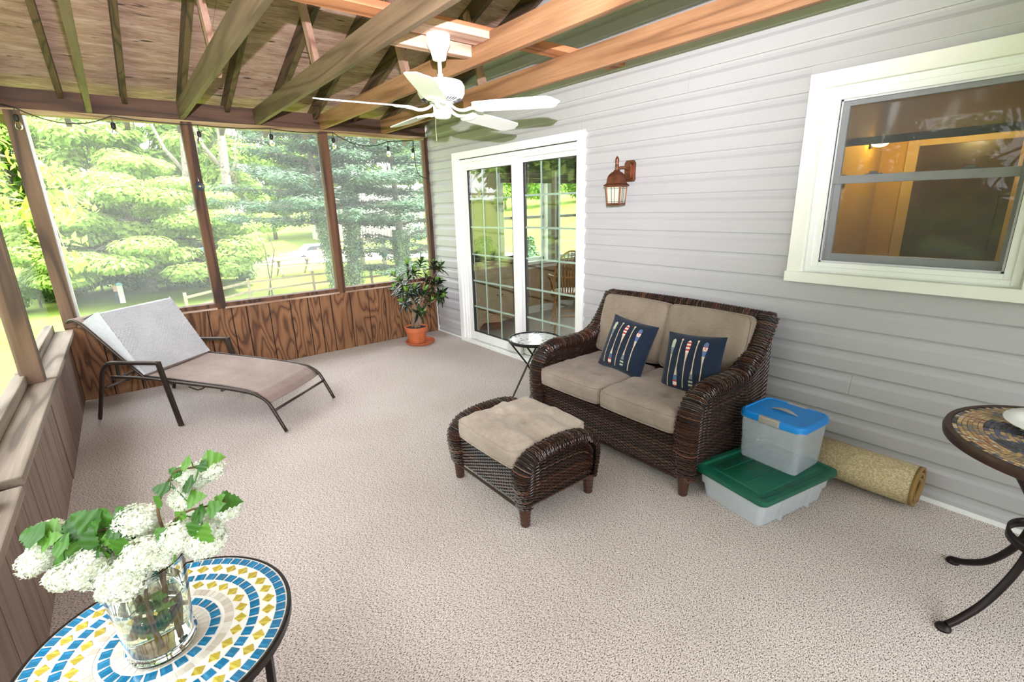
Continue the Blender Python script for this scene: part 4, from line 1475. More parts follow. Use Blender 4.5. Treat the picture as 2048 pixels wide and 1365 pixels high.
# ------------------------------------------------------------------ ceiling fan
FX, FY, FZ = -1.515, -2.875, 2.135
fan = thing('ceiling_fan', 'white five-blade ceiling fan hanging between the ceiling joists', 'ceiling fan', (FX, FY, 2.30))
WF = 'white_fan'
MB().lathe([(.028, .0), (.036, .004), (.046, .045), (.060, .072), (.065, .085), (.065, .125), (.060, .135)], 32, (FX, FY, 2.327), capt=True).build('canopy', WF, fan, smooth='auto')
MB().lathe([(.011, .0), (.011, .13)], 14, (FX, FY, 2.225)).lathe([(.016, 0), (.016, .035)], 14, (FX, FY, 2.225)).build('downrod', WF, fan, smooth='auto')
MB().lathe([(.050, .0), (.085, .008), (.118, .028), (.130, .050), (.132, .085), (.120, .106), (.085, .118), (.03, .124), (.0, .124)], 48, (FX, FY, 2.112), capt=False).build('motor_housing', WF, fan, smooth='auto')
m = MB()
for k in range(40):
    a = 2 * pi * k / 40
    if k % 8 in (0,): continue
    m.bar((FX + .070 * cos(a), FY + .070 * sin(a), 2.1155), (FX + .112 * cos(a + .12), FY + .112 * sin(a + .12), 2.130), .003, .004)
m.build('vent_slots', 'seal', fan)
MB().lathe([(.0, .0), (.035, .001), (.045, .008), (.050, .025), (.051, .065), (.046, .072)], 32, (FX, FY, 2.034), capb=False).build('switch_housing', WF, fan, smooth='auto')
PHI = .246
tiltx = -.055
blade0 = None
MAT['white_blade'] = plain('blade_white', (.78, .78, .76), .4, var=.02)
for k in range(5):
    a = PHI + k * 2 * pi / 5
    m = MB()
    pit = radians(-12)
    def bl(r, s_, z=0):
        # local blade coords -> root space
        zz = z + s_ * sin(pit)
        return Vector((r, s_ * cos(pit), zz))
    out = [(.20, -.052), (.215, -.060), (.30, -.066), (.55, -.070), (.620, -.069), (.645, -.052), (.655, -.030), (.678, 0), (.655, .030), (.645, .052), (.620, .069), (.55, .070), (.30, .066), (.215, .060), (.20, .052)]
    top = [bl(r, s_, .004) for r, s_ in out]; bot = [bl(r, s_, -.002) for r, s_ in out]
    n_ = len(out)
    vs = top + bot
    fs = [tuple(range(n_)), tuple(reversed(range(n_, 2 * n_)))] + [(i, (i + 1) % n_ + 0, (i + 1) % n_ + n_, i + n_) for i in range(n_)]
    m.add(vs, fs)
    b_ = m.build('blade', 'white_blade', fan, local=True)
    b_.location = (0, 0, -.215); b_.rotation_euler = (0, -tiltx * cos(a), a)
    # blade iron: curved arm and scalloped plate
    m = MB()
    f3, L3 = path_interp([Vector((.050, 0, .022)), Vector((.085, 0, -.004)), Vector((.13, 0, -.014)), Vector((.17, 0, -.006)), Vector((.20, 0, -.004))])
    m.tube([f3(i / 12)[0] for i in range(13)], [.012 + .004 * i / 12 for i in range(13)], 8, flat=.6, upv=(0, 0, 1))
    pp = [(.185, -.02), (.20, -.045), (.225, -.055), (.24, -.040), (.262, -.030), (.27, 0), (.262, .030), (.24, .040), (.225, .055), (.20, .045), (.185, .02)]
    n_ = len(pp)
    vs = [bl(r, s_, -.003) for r, s_ in pp] + [bl(r, s_, -.008) for r, s_ in pp]
    m.add(vs, [tuple(range(n_)), tuple(reversed(range(n_, 2 * n_)))] + [(i, (i + 1) % n_, (i + 1) % n_ + n_, i + n_) for i in range(n_)])
    m.build('blade_iron', WF, b_, local=True)
MB().tube([(FX - .045, FY + .0, 2.05), (FX - .050, FY, 1.98), (FX - .048, FY, 1.915)], .0012, 4).build('pull_chain', plain('brass_chain', (.5, .45, .35), .4, .8), fan)

# ------------------------------------------------------------------ string lights
sl = thing('string_lights', 'black cord of clear bulbs strung under the far wall beam', 'string lights', (-1.8, -.05, 2.3))
hk = [(27, 214), (222, 232), (395, 250), (540, 257), (665, 265), (775, 283), (826, 281)]
sags = [.085, .012, .012, .018, .085, .0]
Yc = -.045
H = [on(px, py, 1, Yc) for px, py in hk]
H[0] = Vector((-3.500, Yc, 2.355))
pts = [Vector((-3.62, -.3, 2.36)), Vector((-3.56, -.10, 2.362))]
for i in range(len(H) - 1):
    for k in range(10):
        t = k / 10
        p = H[i].lerp(H[i + 1], t); p.z -= sags[i] * 4 * t * (1 - t)
        pts.append(p)
pts.append(H[-1])
c_ = MB().tube(pts, .0042, 6).build('cord', 'rubber', sl, smooth=True)
tailpx = [(826, 281), (828, 298), (831, 330), (838, 350), (852, 357), (858, 362), (866, 400), (870, 460), (874, 520), (877, 590), (880, 630), (884, 650)]
tp = [on(px, py, 1, -.05) for px, py in tailpx]
for p in tp: p.x = min(p.x, -.028)
f3, L3 = path_interp(tp)
MB().tube([f3(i / 40)[0] for i in range(41)], .0042, 6).build('cord', 'rubber', sl, smooth=True)
for i, h_ in enumerate(H):
    drop = .050 if i < 6 else .085
    xx = h_.x - (.012 if i == 6 else 0)
    z0 = h_.z - drop
    s_ = MB().tube([(h_.x, Yc, h_.z), (xx, Yc, z0 - .0)], .003, 6).lathe([(.006, .0), (.014, -.004), (.017, -.012), (.0175, -.042), (.015, -.045)], 14, (xx, Yc, z0), capb=True, capt=True).build('socket', 'rubber', sl, smooth='auto')
    MB().lathe([(.012, 0), (.013, -.010), (.021, -.026), (.0235, -.040), (.020, -.055), (.010, -.064), (.0, -.066)], 16, (xx, Yc, z0 - .045), capb=True, capt=False).build('bulb', 'bulb', s_, smooth=True)
    MB().tube([(xx - .004, Yc, z0 - .05), (xx - .005, Yc, z0 - .085), (xx, Yc, z0 - .092), (xx + .005, Yc, z0 - .085), (xx + .004, Yc, z0 - .05)], .0012, 4).build('filament', plain('filament', (.7, .5, .25), .4, .5), s_)
# round dark disc on a hook
dk = thing('hanging_disc', 'small round dark disc hanging from a metal hook on the post', 'ornament', (-2.40, -.03, 1.82))
c0 = on(400, 373, 1, -.045)
m = MB(); n = 28
ring = lambda r, y: [(c0.x + r * cos(2 * pi * k / n), y, c0.z + r * sin(2 * pi * k / n)) for k in range(n)]
secs = [(.0315, -.026), (.037, -.030), (.038, -.040), (.030, -.048), (.016, -.044), (.012, -.050), (.0, -.050)]
vs = []; fs = []
for r, y in secs: vs += ring(max(r, .0005), y)
for i in range(len(secs) - 1):
    for k in range(n): fs.append((i * n + k, i * n + (k + 1) % n, (i + 1) * n + (k + 1) % n, (i + 1) * n + k))
m.add(vs, fs); m.build('disc', plain('disc_dark', (.03, .035, .045), .3), dk, smooth='auto')
MB().box(c0.x - .010, c0.x + .006, -.0525, -.049, c0.z - .003, c0.z + .003).build('disc_mark', plain('mark_yellow', (.6, .45, .1), .5), dk)
MB().tube([(c0.x - .003, -.02, c0.z + .072), (c0.x - .003, -.035, c0.z + .070), (c0.x - .002, -.040, c0.z + .055), (c0.x, -.036, c0.z + .035)], .003, 6).build('hook', plain('zinc', (.6, .6, .6), .3, .8), dk, smooth=True)
# white slim downspout outside the corner post
ds = MB().box(-3.4745, -3.456, .065, .10, -.3, 2.33).build('downspout', 'white_trim'); tag(ds, 'white downspout just outside the far corner post', 'pipe')

# ------------------------------------------------------------------ mosaic table, vase, flowers
TX, TY, TZ, TR = -3.173, -4.137, .55, .282
mt = thing('mosaic_table', 'round table with a white, blue and yellow mosaic top in the corner nearest the camera', 'table', (TX, TY, 0))
m = MB(); m.lathe([(TR, -.022), (TR + .008, -.020), (TR + .009, .0), (TR + .004, .004), (TR - .001, .003)], 72, (TX, TY, TZ), capb=True, capt=False)
m.build('rim', 'black_metal', mt, smooth='auto')
MB().lathe([(TR, -.012), (TR, .001)], 64, (TX, TY, TZ)).build('table_top', plain('white_grout', (.84, .82, .76), .55, var=.03, scale=20), mt)
def tile_mat(name, a, b, c):
    m = NT(name)
    n = m.noise(m.coord((22, 160, 30), rot=(0, 0, .5)), 1.0, 3, .6, .6)
    oi = m.n('ShaderNodeObjectInfo')
    k = m.ramp(n, [(.3, a), (.55, b), (.75, c)])
    k = m.mix(m.math('MULTIPLY', oi.outputs['Random'], .45), k, a)
    m.col(k); m.setp(Roughness=.07)
    m.b.inputs['Coat Weight'].default_value = .5
    return m.m
MAT['tile_blue'] = tile_mat('tile_blue', (.006, .10, .20), (.012, .24, .50), (.10, .42, .66))
MAT['tile_yellow'] = tile_mat('tile_yellow', (.30, .20, .02), (.68, .56, .08), (.80, .76, .32))
MAT['tile_cream'] = vcol('tile_cream', [(0, (.56, .50, .41)), (1, (.80, .77, .70))], .10)
rnd = random.Random(5)
def tile_mesh(w_, h_, kind, mat):
    m = MB(); t = .0022
    if kind == 'rect': p = [(-w_ / 2, -h_ / 2), (w_ / 2, -h_ / 2), (w_ / 2, h_ / 2), (-w_ / 2, h_ / 2)]
    else: p = [(-w_ / 2, 0), (0, -h_ / 2), (w_ / 2, 0), (0, h_ / 2)]
    m.prism(p, 0, t); o = m.build('tile', mat, None, local=True); me = o.data; bpy.data.objects.remove(o); return me
def ringtiles(n, r, w_, h_, kind, mat, twist=0, off=0):
    me = tile_mesh(w_, h_, kind, mat)
    for k in range(n):
        a = 2 * pi * (k + off) / n
        o = bpy.data.objects.new('tile', me); COL.objects.link(o); o.parent = mt
        o.location = (r * cos(a), r * sin(a), TZ + .0005)
        o.rotation_euler = (rnd.uniform(-.01, .01), rnd.uniform(-.01, .01), a + twist + rnd.uniform(-.03, .03))
ringtiles(58, .266, .022, .0235, 'rect', 'tile_blue')
ringtiles(36, .236, .030, .032, 'dia', 'tile_yellow', off=.2)
ringtiles(42, .203, .022, .0235, 'rect', 'tile_blue')
ringtiles(28, .172, .028, .031, 'dia', 'tile_yellow', off=.5)
ringtiles(24, .113, .022, .0225, 'rect', 'tile_blue')
ringtiles(14, .062, .022, .0205, 'rect', 'tile_blue')
m = MB()
for r0, r1, n_ in ((.134, .154, 52), (.128, .1335, 0), (.076, .098, 34), (.014, .046, 16)):
    for k in range(n_):
        a0, a1 = 2 * pi * (k + .06) / n_, 2 * pi * (k + .94) / n_
        vs = [(TX + r * cos(a), TY + r * sin(a), z) for z in (TZ, TZ + .0024) for r, a in ((r0, a0), (r1, a0), (r1, a1), (r0, a1))]
        m.add(vs, [(4, 5, 6, 7), (0, 1, 5, 4), (1, 2, 6, 5), (2, 3, 7, 6), (3, 0, 4, 7)], rnd.random())
m.build('cream_tiles', 'tile_cream', mt, stuff=True)
for k in range(4):
    a = radians(-30 + 90 * k)
    MB().bar((TX + .235 * cos(a), TY + .235 * sin(a), TZ - .015), (TX + .21 * cos(a), TY + .21 * sin(a), .004), .018, .018).build('leg', 'black_metal', mt, bevel=.002)
    b = radians(-30 + 90 * (k + 1))
    MB().bar((TX + .225 * cos(a), TY + .225 * sin(a), .25), (TX + .225 * cos(b), TY + .225 * sin(b), .25), .012, .012).build('stretcher', 'black_metal', mt)

VX, VY, VZ = -3.172, -4.170, TZ + .0035
vs_ = thing('glass_vase', 'clear tapered glass vase half full of water on the blue mosaic table', 'vase', (VX, VY, VZ))
MAT['vase_glass'] = real_glass('vase_glass', 1.45, (.96, .985, .97))
MAT['water'] = real_glass('vase_water', 1.33, (.84, .88, .66))
VH = .245
MB().lathe([(.0, .002), (.058, .002), (.066, .006), (.068, .014), (.066, .018), (.0665, .022), (.084, VH - .01), (.086, VH), (.084, VH + .001), (.082, VH - .006), (.0625, .028), (.055, .022), (.0, .021)], 56, (VX, VY, VZ), capb=False, capt=False).build('glass_body', 'vase_glass', vs_, smooth='auto')
wl_ = .160
rw = .0625 + (.082 - .0625) * (wl_ - .028) / (VH - .034)
MB().lathe([(.0, .0225), (.054, .0235), (.0618, .030), (rw - .0008, wl_ - .001), (rw - .002, wl_), (.0, wl_)], 48, (VX, VY, VZ), capb=False, capt=False).build('water', 'water', vs_, smooth='auto')

MAT['petal'] = vcol('petal_white', [(0, (.70, .76, .50)), (.4, (.84, .87, .74)), (1, (.93, .94, .88))], .6, trans=.3)
MAT['vleaf'] = vcol('viburnum_leaf', [(0, (.022, .09, .008)), (.5, (.05, .17, .014)), (1, (.12, .29, .035))], .42, trans=.2)
MAT['twig'] = plain('twig_brown', (.14, .075, .035), .8, scale=40)
def snowball(seed):
    r = random.Random(seed); m = MB()
    N_ = 190
    for i in range(N_):
        z = 1 - 2 * (i + .5) / N_; a = i * 2.39996
        d = Vector((sqrt(1 - z * z) * cos(a), sqrt(1 - z * z) * sin(a), z))
        d = (d + Vector((r.uniform(-.1, .1),) * 3)).normalized()
        rad = (.80 + .24 * r.random()) * (1 + .10 * mnoise.noise(d * 2.2 + Vector((seed * 3, 0, 0))))
        p = d * rad
        u = d.orthogonal().normalized(); u = Matrix.Rotation(r.uniform(0, 6), 3, d) @ u; v = d.cross(u)
        s_ = .215
        tn = r.uniform(.2, 1)
        for k in range(5):
            b = 2 * pi * k / 5
            e1 = u * cos(b - .5) + v * sin(b - .5); e2 = u * cos(b) + v * sin(b); e3 = u * cos(b + .5) + v * sin(b + .5)
            m.add([p, p + e1 * s_ * .75 + d * r.uniform(-.04, .08), p + e2 * s_ * 1.15 + d * r.uniform(-.10, .14), p + e3 * s_ * .75 + d * .03], [(0, 1, 2, 3)], tn)
    o_ = MB().lathe([(0, -.74), (.5, -.52), (.74, 0), (.5, .52), (0, .74)], 10, capb=False, capt=False)
    m.add(o_.v, o_.f, .35)
    o = m.build('flower_head', 'petal', None, local=True); me = o.data; bpy.data.objects.remove(o); return me
SB = [snowball(i) for i in range(3)]
def lobed(seed, tone):
    """three-lobed toothed leaf, unit length along x"""
    r = random.Random(seed)
    half = [(0, 0), (.05, .14), (.16, .30), (.22, .46), (.30, .40), (.36, .47), (.43, .35), (.50, .36), (.56, .24), (.66, .30), (.72, .20), (.80, .22), (.86, .11), (1.0, .0)]
    m = MB(); vs = []; 
    def z(x, y): return .10 * x - .28 * x * x + .22 * abs(y) - .35 * y * y + .02 * sin(x * 22 + seed) 
    for x, y in half: vs += [(x, y, z(x, y)), (x, y * .5, z(x, y * .5)), (x, 0, z(x, 0) - .02), (x, -y * .5, z(x, -y * .5)), (x, -y, z(x, -y))]
    fs = []
    for i in range(len(half) - 1):
        for k in range(4): a = i * 5 + k; fs.append((a, a + 5, a + 6, a + 1))
    m.add(vs, fs, tone)
    o = m.build('leaf', 'vleaf', None, local=True, smooth=True); me = o.data; bpy.data.objects.remove(o); return me
LV = [lobed(i, t) for i, t in enumerate((.1, .35, .6, .95))]
D0 = (Vector((VX, VY, VZ + .25)) - CAMP).dot(CF)
branches = [
 ('white snowball flower branch reaching up over the carpet', (343, 1075),
  [(373, 949, 20, .02), (417, 939, 23, .05), (394, 965, 16, .04), (366, 997, 22, .0)],
  [(369, 930, 26, 200), (426, 917, 30, 10), (320, 979, 24, 170), (373, 972, 30, 200), (316, 1008, 24, 250), (391, 997, 30, 20), (350, 944, 20, 150), (405, 932, 18, 80)],
  [(330, 1080), (316, 1015), (345, 950), (372, 938), (410, 935)]),
 ('white snowball flower branch spreading towards the loveseat side', (345, 1078),
  [(355, 1075, 29, -.02), (412, 1079, 33, .0), (401, 1040, 25, .05), (455, 1019, 22, .03), (378, 1046, 20, .06)],
  [(458, 1003, 34, 0), (359, 1033, 26, 240), (394, 1031, 30, 200), (409, 1068, 32, 80), (430, 1016, 28, 30), (323, 1068, 24, 140), (438, 1000, 22, 50), (330, 1095, 24, 100), (385, 1060, 22, 260)],
  [(325, 1080), (350, 1040), (378, 1022), (402, 1016), (450, 1003)]),
 ('white snowball flower branch drooping towards the left wall', (300, 1100),
  [(76, 1118, 29, .0), (99, 1065, 24, .03), (131, 1154, 27, -.03), (185, 1132, 38, -.02), (150, 1085, 22, .06), (110, 1090, 24, .06)],
  [(85, 1068, 44, 180), (167, 1040, 40, 150), (199, 1047, 42, 250), (213, 1090, 46, 260), (153, 1111, 44, 200), (121, 1129, 40, 230), (135, 1072, 42, 20), (117, 1093, 36, 190), (180, 1075, 34, 90), (165, 1095, 34, 330), (205, 1115, 30, 260), (145, 1060, 36, 130), (185, 1060, 34, 60), (228, 1085, 34, 290), (100, 1080, 34, 30), (190, 1100, 36, 220), (60, 1070, 40, 175)],
  [(310, 1110), (262, 1085), (225, 1060), (170, 1070), (110, 1085)]),
 ('white snowball flower branch hanging over the vase rim', (300, 1110),
  [(249, 1161, 38, -.06), (284, 1111, 33, -.05), (275, 1045, 35, .0), (320, 1118, 20, -.04), (225, 1178, 24, -.03), (312, 1070, 18, .05)],
  [(245, 1033, 38, 140), (242, 1100, 40, 250), (231, 1134, 26, 200), (263, 1086, 36, 330), (226, 1062, 34, 200), (340, 1110, 26, 300), (300, 1085, 26, 60), (255, 1120, 26, 280)],
  [(315, 1120), (300, 1090), (285, 1075), (262, 1095), (245, 1140)]),
]
rnd = random.Random(21)
for bi, (lab, st0, heads, leaves, spine) in enumerate(branches):
    br = thing('flowering_branch', lab, 'flower', (VX, VY, VZ + .2), group='snowball branches in the vase')
    sp = [at(px, py, D0 + .01 * math.cos(i)) for i, (px, py) in enumerate(spine)]
    foot = Vector((VX + (.02, .03, -.03, -.0)[bi], VY + (.02, -.02, .02, -.035)[bi], VZ + (.04, .032, .06, .034)[bi]))
    midp = Vector((VX + (.03, .035, -.02, .0)[bi], VY + (.0, -.01, -.015, -.02)[bi], VZ + .19))
    chain = [foot, foot.lerp(midp, .55) + Vector(((-1) ** bi * .006, .004, 0)), midp] + sp
    f3, L3 = path_interp(chain)
    MB().tube([f3(i / 40)[0] for i in range(41)], [.0058 - .0040 * i / 40 for i in range(41)], 7).build('stem', 'twig', br, smooth=True)
    # a forked stub under water
    MB().tube([foot.lerp(midp, .5), foot.lerp(midp, .5) + Vector((.022 * (-1) ** bi, .01, -.04))], .0038, 6).build('stem', 'twig', br)
    def near(p):
        return min((f3(i / 40)[0] for i in range(14, 41)), key=lambda q: (q - p).length)
    for px, py, r, dd in heads:
        c = at(px, py, D0 + dd); rad = r / FPX * (D0 + dd) * 1.12
        o = bpy.data.objects.new('flower_head', rnd.choice(SB)); COL.objects.link(o); o.parent = br
        o.location = c - Vector(br.location); o.scale = (rad * 1.08, rad, rad * .86); o.rotation_euler = (rnd.uniform(-.4, .4), rnd.uniform(-.4, .4), rnd.uniform(0, 6))
        q = near(c)
        MB().tube([q, (q + c) / 2 + Vector((0, 0, .01)), c], .0018, 5).build('stalk', 'vleaf', br, smooth=True)
    for px, py, r, ang in leaves:
        c = at(px, py, D0 + rnd.uniform(-.045, .0)); L_ = r / FPX * D0 * 1.45
        a = radians(ang)
        dirv = (CR * cos(a) + CU * sin(a) + CF * rnd.uniform(-.3, .3)).normalized()
        up = (-CF * .8 + Vector((0, 0, 1)) * .7 + CR * rnd.uniform(-.3, .3)).normalized()
        yv = up.cross(dirv).normalized(); zv = dirv.cross(yv)
        o = bpy.data.objects.new('leaf', rnd.choice(LV)); COL.objects.link(o); o.parent = br
        Mx = Matrix((dirv, yv, zv)).transposed()
        o.rotation_mode = 'QUATERNION'; o.rotation_quaternion = Mx.to_quaternion()
        o.scale = (L_, L_ * 1.0, L_); p0 = c - dirv * L_ * .5
        o.location = p0 - Vector(br.location)
        q = near(p0)
        MB().tube([q, p0], .0014, 5).build('stalk', 'vleaf', br)
    # submerged leaves
    for k in range(4):
        a = rnd.uniform(0, 6); rr = .025
        o = bpy.data.objects.new('leaf', rnd.choice(LV)); COL.objects.link(o); o.parent = br
        L_ = .035; o.scale = (L_, L_, L_)
        o.location = Vector((VX + rr * cos(a), VY + rr * sin(a), VZ + rnd.uniform(.09, .14))) - Vector(br.location) - Vector((L_ * .5 * cos(a), L_ * .5 * sin(a), 0))
        o.rotation_euler = (rnd.uniform(-1, 1), rnd.uniform(.3, .9), a)

# ------------------------------------------------------------------ rooms behind the glass
wt = plain('dining_wall', (.44, .34, .21), .8, var=.04, scale=2)
o = struct(empty('wall_dining', (0, -.08, 0)))
WX0, WX1, WX2, WX3 = 1.02, 1.86, 2.05, 2.95
m = MB()
m.box(.15, WX0, -.08, .06, 0, 2.44); m.box(WX1, WX2, -.08, .06, 0, 2.44); m.box(WX3, 6.1, -.08, .06, 0, 2.44)
for a, b in ((WX0, WX1), (WX2, WX3)): m.box(a, b, -.08, .06, 0, .76); m.box(a, b, -.08, .06, 1.98, 2.44)
m.build('wall_core', wt, o)
MB().box(.15, 6.1, -.095, -.08, 0, .11).build('baseboard', 'white_trim', o, bevel=.003)
MB().box(WX0 - .05, 6.1, -.10, -.08, .66, .70).build('chair_rail', 'white_trim', o, bevel=.003)
for i, (a, b) in enumerate(((WX0, WX1), (WX2, WX3))):
    wq = struct(empty('window_%d' % (i + 2), ((a + b) / 2, -.05, .76)))
    m = MB()
    m.box(a - .05, a + .02, -.10, .04, .74, 2.0); m.box(b - .02, b + .05, -.10, .04, .74, 2.0); m.box(a, b, -.10, .04, 1.95, 2.0)
    m.box(a - .07, b + .07, -.13, .04, .72, .765)
    m.build('window_frame', 'white_trim', wq, bevel=.003)
    m = MB()
    m.box(a + .02, b - .02, -.01, .02, 1.36, 1.40); m.box(a + .02, a + .055, -.01, .02, .765, 1.95); m.box(b - .055, b - .02, -.01, .02, .765, 1.95); m.box(a + .02, b - .02, -.01, .02, .765, .81)
    m.build('window_sash', 'white_trim', wq)
    MB().box(a + .05, b - .05, .0, .004, .8, 1.95).build('pane', glass_mat('far_pane', (.95, .97, .95), 1.3), wq)
    sh = MB()  # dark porch and foliage reflection over the panes painted into this brown valance
    for k in range(5): sh.box(a - .03, b + .03, -.135 + .008 * (k % 2), -.112 + .008 * (k % 2), 1.84 + .062 * k, 1.902 + .062 * k - .004)
    s_ = sh.build('reflection_valance', plain('reflection_brown%d' % i, (.15, .10, .055), .9, var=.25, scale=30))
    tag(s_, 'brown folded valance coloured as the porch reflection across the top of the %s dining window' % ('first' if i == 0 else 'second'), 'shade')
# cabinet
cb = thing('buffet_cabinet', 'painted buffet cabinet with a dark top behind the sliding glass door', 'cabinet', (.62, -.3, 0))
MAT['cab'] = plain('cabinet_paint', (.50, .40, .27), .5, var=.1)
m = MB(); m.box(.21, 1.02, -.49, -.11, .16, .90); m.box(.21, .25, -.49, -.11, 0, .16); m.box(.98, 1.02, -.49, -.11, 0, .16)
m.build('cabinet_body', 'cab', cb, bevel=.004)
arc = [(.21, .0), (.27, .0), (.30, .07), (.36, .115), (.62, .09), (.87, .115), (.93, .07), (.96, 0), (1.02, 0), (1.02, .19), (.21, .19)]
MB().prism(arc, -.505, -.485, 'y').build('apron', 'cab', cb)
MB().box(.18, 1.05, -.53, -.10, .90, .935).build('counter', plain('cab_top', (.03, .022, .018), .25), cb, bevel=.005)
for a, b in ((.25, .60), (.63, .98)):
    d_ = MB().box(a, b, -.508, -.49, .24, .64).build('door', 'cab', cb, bevel=.004)
    MB().box(a + .05, b - .05, -.514, -.508, .29, .59).build('door_panel', 'cab', d_, bevel=.006)
    MB().lathe([(0, -.01), (.012, 0), (0, .01)], 10, (b - .025 if a < .5 else a + .025, -.52, .45), capb=False, capt=False).build('knob', 'black_metal', d_)
    MB().box(a, b, -.508, -.49, .67, .84).build('drawer', 'cab', cb, bevel=.004)
# bowl with green plants on the cabinet
gp = thing('table_plant', 'leafy green plant in a dark tray on the buffet cabinet', 'plant', (.55, -.3, .935))
MB().lathe([(.0, .0), (.11, .0), (.15, .05), (.14, .05)], 24, (.55, -.3, .936), capb=False, capt=False).build('tray', 'black_metal', gp, smooth=True)
rng = np.random.default_rng(4)
nC = 260
D = rng.normal(size=(nC, 3)); D /= np.linalg.norm(D, axis=1, keepdims=True); D[:, 2] = np.abs(D[:, 2])
MAT['fol_room'] = vcol('foliage_room', [(0, (.03, .09, .01)), (1, (.20, .36, .05))], .5, trans=.3)
leafmesh('foliage', np.array([.55, -.3, 1.0]) + D * np.array([.20, .15, .20]) * rng.random((nC, 1)) ** .4, D, .028, 'fol_room', gp, rng.random(nC), seed=2)
# windsor chair seen from behind
MAT['oak'] = plain('honey_oak', (.42, .21, .06), .35, var=.25, scale=20)
wc = thing('windsor_chair', 'honey oak spindle-back chair inside the house beyond the glass door', 'chair', (1.22, -1.15, 0), radians(-38))
def L_(f): return f
m = MB(); m.lathe([(.0, .0), (.19, .0), (.215, .012), (.215, .03), (.19, .04), (.0, .034)], 32, (0, 0, .47), capb=False, capt=False)
m.build('seat', 'oak', wc, smooth='auto', local=True)
for sx in (-1, 1):
    for sy in (-1, 1):
        MB().tube([(sx * .13, sy * .13, .475), (sx * .17, sy * .17, .24), (sx * .20, sy * .21, 0)], [.014, .019, .012], 10).build('leg', 'oak', wc, smooth=True, local=True)
for a, b in (((-.18, -.18, .17), (-.18, .18, .17)), ((.18, -.18, .17), (.18, .18, .17)), ((-.18, 0, .17), (.18, 0, .17)), ((-.16, -.16, .28), (.16, -.16, .28))):
    MB().tube([a, b], .010, 8).build('stretcher', 'oak', wc, smooth=True, local=True)
hoop = [(.21 * sin(t) if abs(t) < 9 else 0, -.17 - .10 * (cos(t) + .2) * .5, .51 + .50 * max(0, cos(t) * .5 + .5)) for t in [(-pi * .95 + 1.9 * pi * k / 32) for k in range(33)]]
hoop = []
for k in range(33):
    t = k / 32 * pi
    hoop.append((-.205 * cos(t), -.165 - .13 * (sin(t)) ** 1.0, .50 + .52 * sin(t) ** .75))
MB().tube(hoop, .012, 10).build('back_hoop', 'oak', wc, smooth=True, local=True)
for k in range(9):
    x = -.15 + .3 * k / 8
    t = math.acos(max(-1, min(1, -x * 1.15 / .205)))
    top = (-.205 * cos(t), -.165 - .13 * sin(t), .50 + .52 * sin(t) ** .75)
    MB().tube([(x * .8, -.165, .50), ((x * .8 + top[0]) / 2, (-.165 + top[1]) / 2 - .0, (.5 + top[2]) / 2), top], [.008, .011, .006], 8).build('spindle', 'oak', wc, smooth=True, local=True)
arm = [(-.235 * cos(pi * k / 20), .10 - .32 * sin(pi * k / 20), .70) for k in range(21)]
MB().tube(arm, .013, 8, flat=.7).build('arm_bow', 'oak', wc, smooth=True, local=True)
for x in (-.21, .21): MB().tube([(x * .85, .05, .50), (x * 1.05, .06, .70)], .010, 8).build('arm_post', 'oak', wc, smooth=True, local=True)

# kitchen behind the window
kw = plain('kitchen_wall', (.44, .27, .010), .7, var=.05, scale=3)
o = struct(empty('wall_kitchen', (3.0, -4.5, 0)))
MB().box(3.0, 3.1, YB, -2.70, 0, 2.44).box(1.7, 3.0, -3.72, -3.62, 0, 2.44).box(.15, 3.1, -2.72, -2.66, 0, 2.44).build('wall_core', kw, o)
cs_ = plain('casing_tan', (.46, .33, .12), .5)
MB().box(2.97, 3.0, -4.02, -3.93, 0, 2.08).box(2.97, 3.0, -4.80, -4.71, 0, 2.08).box(2.97, 3.0, -4.71, -4.02, 1.99, 2.08).build('casing', cs_, o, bevel=.003)
d2 = struct(empty('door_2', (2.985, -4.36, 0)))
MB().box(2.975, 2.998, -4.71, -4.02, 0, 1.99).build('door_leaf', plain('dark_door', (.055, .028, .012), .3, var=.4, scale=8), d2)
for z0, z1 in ((.15, .95), (1.05, 1.85)):
    MB().box(2.965, 2.975, -4.64, -4.09, z0, z1).build('door_panel', plain('dark_door2', (.05, .025, .011), .3, var=.4, scale=8), d2, bevel=.006)
lp = thing('wall_sconce', 'small lit bowl lamp glowing inside the house behind the window', 'lamp', (2.62, -3.76, 2.02))
MB().lathe([(.0, .0), (.05, .012), (.072, .035), (.080, .06), (.0, .062)], 20, (2.62, -3.80, 1.985), capb=False, capt=False).build('lamp_shade', emis('lamp_glow', (1, .62, .22), 9), lp, smooth=True)
MB().box(2.60, 2.64, -3.74, -3.72, 1.98, 2.06).build('lamp_bracket', 'black_metal', lp)
MB().box(2.05, 2.13, -3.727, -3.721, 1.62, 1.74).build('switch_plate', plain('switch_dark', (.05, .03, .02), .5), lp)
va = thing('window_valance', 'sheer grey valance gathered across the top of the house window', 'curtain', (.20, -4.72, 1.95))
def valf(u, v):
    y = -4.30 - .86 * u
    x = .205 + .008 * sin(u * 19 + v * 2.5) + .002 * sin(u * 47)
    return (x, y, 2.10 - .245 * v)
MAT['sheer'] = frosted('sheer_cloth', (.30, .31, .31), .85)
MB().grid(valf, 120, 8).build('valance_cloth', 'sheer', va, smooth=True)
MB().grid(lambda u, v: (valf(u, 1)[0] - .003, valf(u, 1)[1], valf(u, 1)[2] - .04 * v + .005), 120, 2).build('valance_hem', plain('hem_grey', (.16, .16, .155), .9), va, smooth=True)

